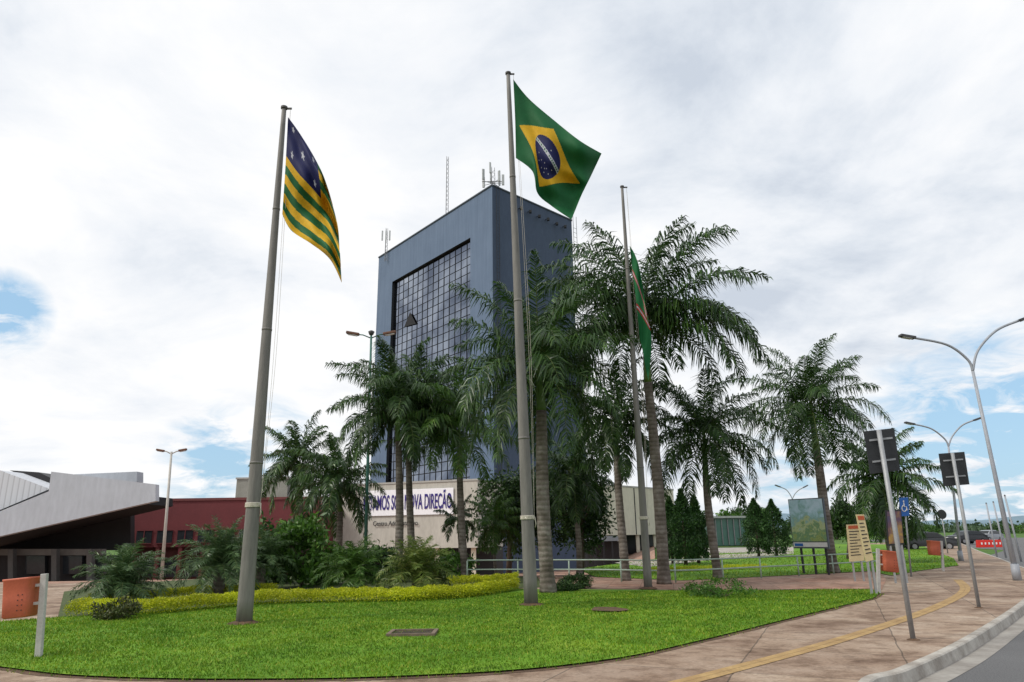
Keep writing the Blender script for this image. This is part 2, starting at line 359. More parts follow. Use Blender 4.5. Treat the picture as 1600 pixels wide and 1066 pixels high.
def flagpole(foot,top,r0,r1,ropey,label,halyard):
    Bp=Pz(*foot); T=PD(top[0],top[1],Bp.y)
    t=thing('flagpole',Bp,label,'flagpole')
    n_=26; pts=[];rad=[]
    for k in range(n_):
        f=k/(n_-1); pts.append(Bp.lerp(T,f)); rad.append(r0+(r1-r0)*f)
    MB().tube(pts,rad,20).build('shaft',m_pole,t,True)
    for f in (.27,.52,.77):
        p=Bp.lerp(T,f); q=Bp.lerp(T,f+.004); r=r0+(r1-r0)*f+.006; MB().tube([p,q],r,20).build('joint_band',m_pole,t,True)
    up=(T-Bp).normalized()
    mb=MB(); mb.tube([T,T+up*.05,T+up*.07],[r1*1.5,r1*1.5,r1*.6],14); mb.box(T+Vector((.10,0,.0)),(.16,.03,.04)); mb.build('cap',m_cap,t)
    R=PD(ropey[0],ropey[1],Bp.y); f=(R-Bp).length/(T-Bp).length; c=Bp.lerp(T,f); rr=r0+(r1-r0)*f
    helix=[c+up*(a*.0028)+Vector((math.cos(a),math.sin(a),0))*(rr+.012) for a in np.linspace(0,31.4,90)]
    helix+=[c+up*.09+Vector((rr+.03,-.05,-.05)),c+Vector((rr+.05,-.05,-.10)),c+Vector((rr+.03,-.03,-.18))]
    MB().tube(helix,.012,6).build('rope_wrap',m_rope,t,True)
    h=[c+Vector((rr+.015,-.02,.03)),c.lerp(T,.33)+Vector((rr+.12*halyard,-.05,0)),c.lerp(T,.7)+Vector((rr+.08*halyard,-.03,0)),T+Vector((.15,0,-.02))]
    MB().tube(cat(h,8),.004,5).build('halyard',m_rope,t); h[1]=h[1]+Vector((-.05*halyard,0,0)); h[2]=h[2]+Vector((-.04,0,0)); MB().tube(cat(h,8),.004,5).build('halyard',m_rope,t)
    mound(Bp,r0+.15,.06,t)
    return Bp,T
P1=flagpole((381,976),(444,170),.155,.052,(395,793),'leftmost tall grey flagpole with the blue, yellow and green striped flag',1)
P2=flagpole((830,947),(794,116),.165,.055,(825,812),'middle tall grey flagpole with the green national flag',1)
P3=flagpole((1013,921),(972,293),.125,.045,(1005,812),'rightmost and thinnest grey flagpole before the tallest palm',1)
# ------------------------------------------------------------------ flags
def cloth(name,col): return M(name,col,tuple(x*.85 for x in col),4,.7,bump=.05,trans=.3)
cG=cloth('flag green',(.012,.15,.045)); cY=cloth('flag yellow',(.80,.50,.02)); cB=cloth('flag blue',(.010,.014,.10)); cW=cloth('flag white',(.58,.59,.64)); cR=cloth('flag red',(.6,.015,.02)); cG2=cloth('flag light green',(.013,.18,.055))
def pl(c,t):
    c=[Vector(p) for p in c]; q=cat([Vector((p[0],p[1],0)) for p in c],12); f=t*(len(q)-1); i=min(int(f),len(q)-2); return q[i].lerp(q[i+1],f-i)
def flag(name,Y,T,Bm,Lh,Rf,colf,fold,label,nu=200,nv=140,green=None):
    tT=[pl(T,u/nu) for u in range(nu+1)];tB=[pl(Bm,u/nu) for u in range(nu+1)];tL=[pl(Lh,v/nv) for v in range(nv+1)];tR=[pl(Rf,v/nv) for v in range(nv+1)]
    V=[]
    for j in range(nv+1):
        v=j/nv
        for i in range(nu+1):
            u=i/nu
            s=tT[i]*(1-v)+tB[i]*v+tL[j]*(1-u)+tR[j]*u-(tT[0]*(1-u)*(1-v)+tT[nu]*u*(1-v)+tB[0]*(1-u)*v+tB[nu]*u*v)
            V.append(PD(s.x,s.y,Y+fold(u,v)))
    I=np.arange((nu+1)*(nv+1)).reshape(nv+1,nu+1); Fq=np.stack([I[1:,:-1],I[1:,1:],I[:-1,1:],I[:-1,:-1]],-1).reshape(-1,4)
    mi=[colf((i+.5)/nu,(j+.5)/nv) for j in range(nv) for i in range(nu)]
    o=npmesh(name,np.array([tuple(v) for v in V]),Fq,[green or cG,cY,cB,cW,cR],smooth=True,mi=mi)
    o.modifiers.new('t','SOLIDIFY').thickness=.004
    return tag(o,label,'flag','flags')
def star(u,v,cu,cv,r,asp):
    x=(u-cu)*asp;y=(v-cv); d=math.hypot(x,y)
    if d>r: return False
    a=math.atan2(x,-y)%(2*math.pi/5); a=min(a,2*math.pi/5-a)
    return d<r*(1-.62*a/(math.pi/5))
def goias(u,v):
    e=.40
    if u<.60 and v<e:
        for s in((.32,.20,.038),(.14,.08,.034),(.50,.08,.034),(.14,.32,.034),(.50,.32,.034)):
            if star(u,v,s[0],s[1],s[2]*1.15,1.4): return 3
        return 2
    vv=v+.010*math.sin(10*u)
    if vv<e: return 0 if int(vv/e*4)%2==0 else 1
    return 1 if int((vv-e)/(1-e)*7)%2==0 else 0
def brasil(u,v):
    x=(u-.5)*20; y=(.5-v)*14
    if abs(x)/8.3+abs(y)/5.3<1:
        if math.hypot(x,y)<3.5:
            d=math.hypot(x+2,y+7)
            if 8<d<8.75:
                a=math.degrees(math.atan2(y+7,x+2)); k=(a-55)/3.1
                if 8.2<d<8.55 and (k%1)>.45 and 48<a<104 and int(k)%9!=6: return 0
                return 3
            if d<=8:
                for sx,sy in ((-2.2,-.6),(-1.2,-1.2),(-.2,-1),(.6,-1.6),(-.8,-2.4),(.2,-2.6),(1.4,-2.2),(1.9,-1.1),(-1.9,-1.9),(2.4,-.3),(.1,-1.9)):
                    if math.hypot(x-sx,y-sy)<.12: return 3
            elif math.hypot(x-.6,y-2.1)<.12: return 3
            return 2
        return 1
    return 0
flag('state_flag',P1[0].y-.05,[(450,183),(468,208),(489,242),(504,272),(514,300)],[(441,335),(455,360),(488,382),(516,406),(534,442)],[(450,183),(446,260),(441,335)],[(514,300),(527,350),(531,396),(534,442)],goias,
     lambda u,v:.34*u*math.sin(8*v+5*u+.6)+.16*u*math.sin(19*v-8*u)-.2*u+.06*math.sin(26*u+6*v)*u,'yellow and green striped flag with blue starred corner hanging from the left pole')
flag('national_flag',P2[0].y-.05,[(802,124),(826,154),(868,190),(906,220),(940,240)],[(806,247),(832,268),(840,302),(862,322),(893,343)],[(802,124),(805,190),(806,247)],[(940,240),(922,278),(908,306),(893,343)],brasil,
     lambda u,v:.34*u*math.sin(6.2*u+3.2*v+.5)+.14*u*math.sin(15*u-8*v)+.09*math.sin(20*v+3*u)*u,'green flag with yellow rhombus and blue disc blowing from the middle pole')
def goiania(u,v):
    q=min(abs(v-.30-.10*u),abs(v-.66+.12*u))
    if q<.011: return 3
    if q<.032: return 4
    if .36+.10*u<v<.60-.12*u and abs(u-.75)<.10: return 4 if abs(u-.75)>.05 else 3
    return 0
flag('city_flag',P3[0].y-.13,[(984,384),(991,396),(997,412),(1001,430)],[(1000,530),(1005,552),(1009,575),(1013,594)],[(984,384),(989,430),(995,480),(1000,530)],[(1001,430),(1009,480),(1018,532),(1013,594)],goiania,
     lambda u,v:.06*math.sin(9*v)*min(1,u*4)+.05*math.sin(9*u+7*v)-.05*u,'narrow green flag with red and white bands hanging limp from the right pole',60,240,cG2)
# ------------------------------------------------------------------ foliage
def unit(v): return v/np.maximum(np.linalg.norm(v,axis=-1,keepdims=True),1e-9)
def leafquads(P,size,asp=.42,upb=.25):
    n_=len(P); d=unit(RNG.normal(size=(n_,3))+np.array([0,0,upb])); s=unit(np.cross(d,RNG.normal(size=(n_,3))))
    L=size*RNG.uniform(.6,1.3,n_)[:,None]; W_=L*asp
    V=np.stack([P,P+d*L*.45+s*W_*.5,P+d*L,P+d*L*.45-s*W_*.5],1).reshape(-1,3)
    return V,np.arange(4*n_).reshape(-1,4)
def fronds(base,n_f,L,e_hi,e_lo,bend,leafL,pairs,w,droop,jit=.12,rach=.022,spread=0,clear=False):
    LV=[];RV=[];RF=[];ro=0
    for k in range(n_f):
        f=k/(max(1,n_f-1)); az=k*2.39996+RNG.uniform(-.25,.25); e0=math.radians(e_hi+(e_lo-e_hi)*f**.9+RNG.uniform(-7,7))
        Lk=L*RNG.uniform(.85,1.12); bd=math.radians(bend)*RNG.uniform(.75,1.25)*(.62+.55*f); bs=np.array(base)+np.array([math.cos(az)*spread*.4,math.sin(az)*spread*.4,spread*(.5-f)])
        if clear:
            da=(az+math.pi/2+math.pi)%(2*math.pi)-math.pi
            if abs(da)<.75: az+=(.75-abs(da)+.1)*(1 if da>0 else -1)
        m=22; t=np.linspace(0,1,m); el=np.maximum(e0-bd*t**1.4,-1.5); sweep=RNG.uniform(-.3,.3)*t
        dirs=np.stack([np.cos(az+sweep)*np.cos(el),np.sin(az+sweep)*np.cos(el),np.sin(el)],1)
        pts=bs+np.concatenate([[[0,0,0]],np.cumsum(dirs[:-1]*Lk/(m-1),0)])
        side=unit(np.cross(dirs,[0.001,0,1.0])); upv=np.cross(side,dirs); r=(rach*(1-.85*t))[:,None]
        ring=np.stack([pts+side*r,pts-side*r,pts+upv*r],1).reshape(-1,3); RV.append(ring)
        for a in range(m-1):
            for b in range(3):
                RF.append([ro+a*3+b,ro+a*3+(b+1)%3,ro+a*3+3+(b+1)%3,ro+a*3+3+b])
        ro+=m*3
        tt=np.linspace(.08,.995,pairs)
        for sg in(-1,1):
            ts=np.clip(tt+RNG.uniform(-.008,.008,pairs),0,1)
            p=np.stack([np.interp(ts,t,pts[:,i]) for i in range(3)],1); dd=unit(np.stack([np.interp(ts,t,dirs[:,i]) for i in range(3)],1))
            sd=unit(np.cross(dd,[0.001,0,1.0]))*sg; uv=np.cross(sd*sg,dd)
            prof=np.clip(np.sin(np.pi*np.clip(ts*.86+.12,0,1))**.55,.25,1)
            ll_=(leafL*prof*RNG.uniform(.7,1.15,pairs))[:,None]
            d0=unit(sd*1.0+dd*(.35+.6*ts[:,None])+uv*RNG.uniform(-.55,.6,(pairs,1))+RNG.normal(size=(pairs,3))*jit)
            d1=unit(d0+np.array([0,0,-1.0])*droop*RNG.uniform(.6,1.4,(pairs,1)))
            wd=unit(np.cross(d0,uv+RNG.normal(size=(pairs,3))*.4))*w/2
            mid=p+d0*ll_*.42; tip=mid+d1*ll_*.62
            v=np.stack([p-wd*.5,p+wd*.5,mid+wd,mid-wd,tip+wd*.12,tip-wd*.12],1); LV.append(v.reshape(-1,3))
    LV=np.concatenate(LV); nl=len(LV)//6; b=np.arange(nl)[:,None]*6
    LF=np.concatenate([b+np.array([[0,1,2,3]]),b+np.array([[3,2,4,5]])],0)
    return LV,LF,np.concatenate(RV),np.array(RF)
m_palm=leafmat('palm leaf',(.018,.050,.013),(.047,.105,.022),.25,.36,(.10,.18,.042))
m_palmL=leafmat('palm leaf light',(.035,.095,.016),(.085,.185,.026),.3,.4,(.15,.24,.05))
m_date=leafmat('date palm leaf',(.04,.085,.03),(.09,.165,.06),.28,.4,(.17,.25,.09))
m_rach=M('frond stalk',(.12,.16,.04),(.08,.10,.03),3,.6)
m_shaft=M('green crown shaft',(.10,.18,.03),(.06,.11,.02),2,.5,stretch=(1,1,.4))
m,t_,n_,l_=nt('palm trunk'); v=coord(n_,l_)
wv=n_.new('ShaderNodeTexWave'); wv.bands_direction='Z'; wv.inputs['Scale'].default_value=2.2; wv.inputs['Distortion'].default_value=2.6; wv.inputs['Detail'].default_value=4; l_.new(v,wv.inputs['Vector'])
a=noise(n_,l_,v,2.0,8,.65); c=ramp(n_,l_,a,[(.32,(.08,.068,.055)),(.5,(.15,.13,.11)),(.68,(.27,.25,.225))])
c=mixn(n_,l_,.4,c,mixn(n_,l_,1,c,ramp(n_,l_,wv.outputs['Fac'],[(.1,(.5,.48,.45)),(.5,(1.1,1.1,1.1))]),'MULTIPLY'))
m_trunk=fin(m,n_,l_,c,.9,0,wv.outputs['Fac'],.5,.02,.2)
def palm(name,px,Y,tt,ct,r,L,nf,label,leaf=.7,mat=None,hi=86,lo=-38,bend=85,group='palm trees around the tower',pairs=70,w=.045,droop=1.3,belly=1.08,clear=False):
    Bp=B(px,Y); T=PD(tt[0],tt[1],Y); C=PD(ct[0],ct[1],Y)
    t=thing(name,Bp,label,'palm tree',group)
    mb=MB(); pts=[];rad=[]; N=30
    for k in range(N):
        f=k/(N-1); p=Bp.lerp(T,f); p.x+=.06*math.sin(f*3.1+px); pts.append(p)
        rr=r*(1.0+(belly-1)*math.sin(f*3.14))*(1-.24*f)
        rad.append(rr*(1.015 if k%2 else .99)+(.3*r*(1-f/.1) if f<.1 else 0))
    mb.tube(pts,rad,16).build('trunk',m_trunk,t,True)
    MB().tube(cat([pts[-1],pts[-1].lerp(C,.5),C,C+Vector((0,0,.35))],4),[r*.76,r*.74,r*.7,r*.64,r*.58,r*.52,r*.46,r*.4,r*.36,r*.3,r*.2,r*.12,.02],12).build('crownshaft',m_shaft,t,True)
    LV,LF,RV,RF=fronds(C,nf,L,hi,lo,bend,leaf,pairs,w,droop,spread=.35,clear=clear)
    cr=npmesh('crown',LV,LF,mat or m_palm,t); npmesh('frond_stalks',RV,RF,m_rach,cr)
    return t
palm('royal_palm',858,21,(845,642),(841,575),.20,3.5,34,'thick trunked palm standing directly right of the middle flagpole',leaf=.82,hi=90,lo=-28)
palm('royal_palm',1037,24,(1013,598),(1007,512),.19,4.7,40,'tallest palm with arching crown behind the right flagpole',leaf=1.0,hi=90,lo=5,bend=106,clear=True,pairs=84,w=.052)
palm('royal_palm',725,27.5,(720,708),(717,672),.14,2.8,25,'slender palm with bright green crownshaft left of the middle flagpole',leaf=.68,mat=m_palmL,lo=-12)
palm('royal_palm',622,27,(622,690),(620,640),.155,3.0,34,'palm with dense crown behind the banner, left trunk of the close pair',leaf=.76,lo=-14,bend=85)
palm('royal_palm',643,28.5,(641,705),(656,645),.145,2.9,30,'palm crowded beside the banner, right trunk of the close pair',leaf=.72,lo=-14,bend=85)
palm('royal_palm',976,26,(966,712),(961,660),.15,2.4,25,'palm between the middle and right flagpoles with brown tipped trunk',leaf=.65)
palm('royal_palm',1121,26.6,(1104,742),(1100,680),.155,2.8,30,'straight palm right of the tallest palm before the clipped cypresses',leaf=.74,lo=-32)
palm('royal_palm',1305,29,(1274,705),(1267,635),.20,3.15,34,'palm with swelling grey trunk beside the picture billboard',leaf=.82,lo=-32)
palm('royal_palm',1398,37,(1382,800),(1378,752),.2,3.2,34,'wide palm crown rising behind the dark sign backs',leaf=.85,w=.06)
palm('royal_palm',470,38,(467,770),(464,722),.16,2.6,28,'leftmost palm in front of the dark red building',leaf=.68,w=.055)
palm('royal_palm',532,34,(530,800),(528,755),.16,2.7,30,'second palm from the left near the dark red building',leaf=.68,w=.055)
palm('small_palm',905,30,(898,780),(893,742),.12,2.2,24,'half hidden palm at the foot of the tower side wall',leaf=.6)
palm('small_palm',776,31,(774,840),(772,815),.07,1.4,18,'small young palm against the tower corner',leaf=.45,mat=m_palmL,w=.035)
palm('small_palm',716,30,(716,835),(715,812),.06,.9,14,'small young palm right of the banner',leaf=.3,mat=m_palm,w=.03)
def datepalm(px,Y,h,L,nf,label,mat=None,leaf=.30,pairs=54,hi=90,lo=5,bend=95):
    Bp=B(px,Y); t=thing('date_palm',Bp,label,'palm bush','low date palms in the bed')
    MB().tube([Bp,Bp+Vector((0,0,h*.5)),Bp+Vector((0,0,h))],[.2,.17,.13],12).build('trunk',m_trunk,t,True)
    LV,LF,RV,RF=fronds(Bp+Vector((0,0,h)),nf,L,hi,lo,bend,leaf,pairs,.022,.3,.14,.013)
    cr=npmesh('crown',LV,LF,mat or m_date,t); npmesh('frond_stalks',RV,RF,m_rach,cr)
datepalm(188,19.5,.35,1.4,50,'lowest grey green date palm at the left end of the bed')
datepalm(340,21.5,.8,1.6,62,'widest feathery date palm behind the left flagpole')
datepalm(405,24,.8,1.4,44,'date palm just right of the left flagpole, behind the hedge')
datepalm(552,21.5,.5,1.25,46,'green date palm below the green lamp post',m_palmL)
datepalm(652,20.5,.5,1.3,46,'drooping yellow green date palm in front of the close palm pair',leafmat('date palm yellowish',(.08,.13,.025),(.17,.24,.05),.3,.4,(.33,.33,.10)))
def blob(C,R,nclump,nleaf,size,cl=.3,hollow=.55):
    d=unit(RNG.normal(size=(nclump,3))); rr=RNG.uniform(hollow,1,(nclump,1)); c=d*rr*np.array(R)
    P=(c[:,None,:]+RNG.normal(size=(nclump,nleaf,3))*np.array(R)*cl*.5).reshape(-1,3)+np.array(C)
    return leafquads(P,size)
m_bark=M('brown bark',(.12,.09,.065),(.06,.045,.035),4,.9)
def tree(px,Y,top,cpy,hw,label,mat,size=.16,ncl=60,nl=120,name='broadleaf_tree',trunk_r=.14,catg='tree',group=None):
    Bp=B(px,Y); C=PD(px,cpy,Y); tz=PD(px,top,Y).z; R=(hw*Y/F*1.0,hw*Y/F*.9,max(.2,tz-C.z))
    t=thing(name,Bp,label,catg,group); mb=MB()
    mb.tube([Bp,Bp.lerp(C,.5)+Vector((.05,0,0)),C],[trunk_r,trunk_r*.75,trunk_r*.5],9)
    for k in range(7):
        a=k*.9+random.random(); st=Bp.lerp(C,random.uniform(.45,.9)); en=C+Vector((math.cos(a)*R[0]*.7,math.sin(a)*R[1]*.7,random.uniform(-.3,.5)*R[2]))
        mb.tube([st,st.lerp(en,.5)+Vector((0,0,.1)),en],[trunk_r*.45,trunk_r*.3,trunk_r*.12],6)
    mb.build('trunk',m_bark,t,True)
    V,Fq=blob(C,R,ncl,nl,size); npmesh('crown',V,Fq,mat,t); return t
m_dark=leafmat('dark broad leaf',(.015,.042,.011),(.042,.095,.020),.2,.45,(.085,.155,.035))
m_mid=leafmat('mid broad leaf',(.035,.10,.013),(.08,.19,.022),.3,.45,(.14,.27,.045))
m_cyp=leafmat('cypress leaf',(.012,.045,.010),(.03,.085,.016),.15,.6,(.05,.12,.02))
tree(795,33,735,800,46,'dark round broadleaf tree against the tower corner',m_dark,.2,60,130)
tree(908,32,712,785,44,'dark broadleaf tree under the palm fronds by the cream wing',m_dark,.2,56,110)
tree(855,34,725,790,40,'dark broadleaf tree hidden behind the thick palm trunk',m_dark,.2,50,110)
tree(472,25,810,860,46,'bright green large leaved shrub between the left flagpole and lamp post',m_mid,.24,44,60,'large_shrub',.07,'shrub')
tree(430,27,812,865,36,'dark green shrub right behind the left flagpole',m_dark,.22,36,70,'large_shrub',.06,'shrub')
tree(515,26,850,884,34,'low green shrub at the foot of the second palm',m_mid,.18,34,60,'large_shrub',.05,'shrub')
tree(600,27,855,886,34,'low green shrub under the banner',m_dark,.18,34,70,'large_shrub',.05,'shrub')
tree(700,28,864,889,36,'low leafy shrub below the right end of the banner',m_mid,.18,36,50,'large_shrub',.05,'shrub')
tree(1326,42,778,815,26,'round green tree behind the picture billboard',m_dark,.22,40,90)
tree(1345,48,790,820,30,'round green tree behind the yellow notice boards',m_mid,.22,40,80)
tree(1400,60,800,825,34,'spreading green tree under the far palm crown',m_dark,.3,40,80)
for i,(px,Yd,tp,hw) in enumerate([(1137,120,797,20),(1162,125,790,22),(1185,130,795,24),(1275,150,800,26),(1308,140,803,22),(1250,145,805,20),(1440,190,818,20),(1560,230,822,24),(1590,240,821,22),(1110,150,802,20)]):
    tree(px,Yd,tp,(tp+838)/2,hw,['far green tree beside the pale green pavilion','far green tree, tallest above the pale green pavilion','far green tree right behind the pale green pavilion','far tree seen left of the billboard legs','far tree behind the right edge of the billboard','far tree just left of the billboard','far tree above the white parked car','distant tree left of the tall lamp foot','distant tree right at the tall lamp foot','far tree left of the pale green pavilion'][i],m_dark if i%2 else m_mid,.6,26,60,'distant_tree',.25)
def cypress(px,Y,top,hw,bot,label):
    Bp=B(px,Y); H=PD(px,top,Y).z-Bp.z; R=hw*Y/F
    t=thing('cypress_tree',Bp,label,'tree','clipped cypress trees')
    MB().tube([Bp,Bp+Vector((0,0,H*.8))],[.1,.03],8).build('trunk',m_bark,t,True)
    N=9000; z=RNG.random(N)**.8; prof=np.where(z<.3,.75+.25*np.sin(z/.3*1.57),np.maximum(.03,1-((z-.3)/.7)**1.5))
    lump=1+.16*np.sin(z*21+RNG.random()*6); a=RNG.uniform(0,6.283,N); lump=lump*(1+.14*np.sin(a*4+z*13)); rr=R*prof*lump*RNG.uniform(.72,1.04,N)
    P=np.stack([Bp.x+np.cos(a)*rr,Bp.y+np.sin(a)*rr,Bp.z+H*.05+z*H*.95],1)
    V,Fq=leafquads(P,.14,.4,.9); npmesh('crown',V,Fq,m_cyp,t)
cypress(1052,39,778,18,0,'clipped dark cypress, leftmost of the close cluster by the cream wing')
cypress(1072,37,766,20,0,'clipped dark cypress, tallest in the close cluster by the cream wing')
cypress(1092,39,776,17,0,'clipped dark cypress, right one of the close cluster by the cream wing')
cypress(1186,48,780,21,0,'clipped dark cypress, left one of the pair left of the billboard')
cypress(1214,47,782,21,0,'clipped dark cypress, right one of the pair left of the billboard')
m_hedge=leafmat('golden hedge leaf',(.26,.35,.012),(.58,.61,.018),.35,.45,(.82,.80,.05))
def hedge(pts,w,h,N,label,mat=m_hedge,size=.04,name='hedge',catg='hedge'):
    q=cat(gp(pts),8); q=np.array([tuple(p) for p in q]); seg=np.linalg.norm(np.diff(q,axis=0),axis=1); cum=np.concatenate([[0],np.cumsum(seg)])
    s=RNG.uniform(0,cum[-1],N); c=np.stack([np.interp(s,cum,q[:,i]) for i in range(3)],1)
    lump=1+.05*np.sin(s*3.1)+.05*np.sin(s*7.3+1)+.06*np.sin(s*15)
    a=RNG.uniform(0,math.pi,N); rr=RNG.uniform(.74,1.08,N)
    off=np.cos(a)*rr*w*.5*(.8+.2*lump); z=np.sin(a)**.45*rr*h*lump
    c[:,1]+=off+w*.5; c[:,0]+=RNG.normal(size=N)*.04; c[:,2]+=np.maximum(z,.02)+.02
    V,Fq=leafquads(c,size,.5,.7); return tag(npmesh(name,V,Fq,mat),label,catg)
hedge([(98,966),(160,965),(230,963),(300,957),(400,948),(520,944),(640,942),(730,936),(808,924)],.9,.29,80000,'low golden yellow hedge curving along the back of the lawn')
hedge([(130,948),(220,942),(320,934),(420,930)],.8,.25,20000,'second golden hedge row behind the left flagpole')
hedge([(700,918),(760,915),(808,912)],.8,.27,14000,'short golden hedge before the tower corner')
hedge([(1010,897),(1100,893),(1200,890)],.6,.18,9000,'thin golden hedge strip on the lawn behind the railing')
def bush(px,py,hw,h,mat,label,size=.07,n=36,nl=70):
    Bp=Pz(px,py); R=hw*Bp.y/F; C=Bp+Vector((0,0,h*.5)); t=thing('bush',Bp,label,'bush'); mb=MB()
    for k in range(9):
        a=k*.7; mb.tube([Bp,C+Vector((math.cos(a)*R*.7,math.sin(a)*R*.6,h*.2))],[.012,.004],5)
    mb.build('stem',m_bark,t)
    V,Fq=blob(C,(R,R*.8,h*.55),n,nl,size); npmesh('foliage',V,Fq,mat,t)
m_pur=leafmat('dull olive leaf',(.04,.05,.02),(.08,.11,.025),.2,.5,(.16,.14,.05))
bush(183,969,32,.40,m_pur,'small dull dark bush at the left end of the hedge')
bush(1130,934,48,.42,m_mid,'small spreading green bush at the back edge of the lawn',.08,26,50)
bush(1100,930,26,.3,m_mid,'little green bush left of the spreading bush',.07,16,50)
bush(900,920,24,.38,m_dark,'small dark plant right of the thick palm trunk')
bush(880,924,22,.25,m_dark,'low dark plant at the foot of the thick palm trunk')
# ------------------------------------------------------------------ tower
up=Vector((0,0,1)); C0=B(771,70); HT=PD(769,290,70).z
pL=Pz(592,403,HT); pR=Pz(893,345,HT); Ct=PD(769,290,70)
eL=(pL-Ct); eL.z=0; LL=eL.length; eL.normalize(); eR=(pR-Ct); eR.z=0; LR=eR.length; eR.normalize()
Ct.z=0; nL=Vector((-eL.y,eL.x,0)); nL=nL if nL.y<0 else -nL; nR=Vector((-eR.y,eR.x,0)); nR=nR if nR.y<0 else -nR; z0=C0.z-.4
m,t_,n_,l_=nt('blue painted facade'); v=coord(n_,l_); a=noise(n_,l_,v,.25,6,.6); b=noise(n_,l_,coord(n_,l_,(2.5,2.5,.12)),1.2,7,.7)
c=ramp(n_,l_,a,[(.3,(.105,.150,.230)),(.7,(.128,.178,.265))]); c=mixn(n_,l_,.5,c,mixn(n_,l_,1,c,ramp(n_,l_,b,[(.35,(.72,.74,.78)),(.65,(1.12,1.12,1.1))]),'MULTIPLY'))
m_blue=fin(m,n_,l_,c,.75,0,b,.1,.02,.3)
m_blueShade=M('blue facade shaded side',(.062,.088,.142),(.048,.070,.116),.5,.8,bump=.1,stretch=(1,1,.3))  # darker copy of the facade blue, side shade put into the colour
m_rev=M('dark reveal',(.02,.022,.026),None,3,.6)
tw=thing('office_tower',Vector((Ct.x,Ct.y,C0.z)),'tall blue office tower with mirrored glass front behind the palms','tower')
def fp(u,z,d=0): return Ct+eL*u+nL*d+up*z
def uz(px,py,d=0):
    p=rp(px,py,Ct+nL*d,nL); return (p-Ct).dot(eL),p.z
ua,zt1=uz(735,372); ub,zt2=uz(613,440); zt=(zt1+zt2)/2; zb=4.5
mb=MB()
for a,b,c_,d in ((0,ua,z0,HT),(ub,LL,z0,HT),(ua,ub,zt,HT),(ua,ub,z0,zb)):
    mb.face([fp(a,c_),fp(b,c_),fp(b,d),fp(a,d)])
mb.build('front_wall',m_blue,tw)
rd_=.45; mb=MB(); mb.face([fp(ua,zb),fp(ua,zt),fp(ua,zt,-rd_),fp(ua,zb,-rd_)]).face([fp(ub,zb),fp(ub,zt),fp(ub,zt,-rd_),fp(ub,zb,-rd_)]).face([fp(ua,zt),fp(ub,zt),fp(ub,zt,-rd_),fp(ua,zt,-rd_)]).face([fp(ua,zb),fp(ub,zb),fp(ub,zb,-rd_),fp(ua,zb,-rd_)])
mb.face([fp(ua,zb,-rd_),fp(ub,zb,-rd_),fp(ub,zt,-rd_),fp(ua,zt,-rd_)])
mb.build('reveal',m_rev,tw)
mb=MB(); a=Ct; b=Ct+eR*LR; c_=Ct+eR*LR+eL*LL; d=Ct+eL*LL
mb.face([a+up*z0,b+up*z0,b+up*HT,a+up*HT]).face([b+up*z0,c_+up*z0,c_+up*HT,b+up*HT]).face([c_+up*z0,d+up*z0,d+up*HT,c_+up*HT]); mb.build('side_wall',m_blueShade,tw)
mb=MB(); mb.face([p+up*(HT-.5) for p in (a,b,c_,d)]); mb.build('roof',M('roof grey',(.3,.3,.3)),tw)
m_par=M('parapet dark',(.10,.12,.15))
for p,q,nn in ((a,b,nR),(a,d,nL),(d,c_,-nR),(b,c_,-nL)):
    MB().prism([p+up*(HT-.02)+nn*.12,q+up*(HT-.02)+nn*.12,q+up*(HT-.02)-nn*.25,p+up*(HT-.02)-nn*.25],up*.13).build('parapet_cap',m_par,tw)
nc,nr=15,30; du=(ub-ua)/nc; dz=(zt-zb)/nr; V=[];Fq=[]
for i in range(nc):
    for j in range(nr):
        tx=random.gauss(0,.008);tz=random.gauss(0,.008); q=len(V)
        for (s,t) in((0,0),(1,0),(1,1),(0,1)):
            s2=.03+.94*s; t2=.05+.90*t
            V.append(tuple(fp(ua+(i+s2)*du,zb+(j+t2)*dz,-rd_+.06+(s-.5)*tx*du+(t-.5)*tz*dz)))
        Fq.append([q,q+1,q+2,q+3])
m=bpy.data.materials.new('mirror glass'); m.use_nodes=True; n_=m.node_tree.nodes; l_=m.node_tree.links; p=n_['Principled BSDF']; p.inputs['Metallic'].default_value=1; p.inputs['Roughness'].default_value=.08
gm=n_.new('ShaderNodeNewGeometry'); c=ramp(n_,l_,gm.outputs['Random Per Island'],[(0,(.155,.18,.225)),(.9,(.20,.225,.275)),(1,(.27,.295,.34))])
refl_=noise(n_,l_,coord(n_,l_),.10,7,.6,.6)  # noise paints soft cloud reflections into the pane colour
c=mixn(n_,l_,1,c,ramp(n_,l_,refl_,[(.40,(.42,.47,.57)),(.49,(.92,.95,1.0)),(.58,(1.45,1.45,1.42))]),'MULTIPLY'); l_.new(c,p.inputs['Base Color'])
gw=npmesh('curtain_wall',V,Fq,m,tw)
mb=MB(); RL=Matrix((eL,nL,up)).transposed(); mk=bpy.data.materials.new('black mullion'); mk.use_nodes=True; mk.node_tree.nodes['Principled BSDF'].inputs['Base Color'].default_value=(.012,.013,.016,1); mk.node_tree.nodes['Principled BSDF'].inputs['Roughness'].default_value=.9
for i in range(nc+1): mb.box(fp(ua+i*du,(zb+zt)/2,-rd_+.10),(.03,.03,zt-zb),RL)
mb.build('mullions',mk,gw)
q=[rp(x,y,Ct+nL*(-rd_+.2),nL) for x,y in((632,511),(650,506),(641,488))]; MB().prism(q,nL*.04).build('dark_triangle',mk,gw)  # flat dark triangle set in front of the panes
Hx=PD(925,540,82).z; e0=Ct+eR*LR+eL*1.5; ex=[e0+eR*.01,e0+eR*2.6,e0+eR*2.6+eL*9,e0+eL*9+eR*.01]
MB().prism([p+up*z0 for p in ex],up*(Hx-z0)).build('stair_block',m_blueShade,tw)
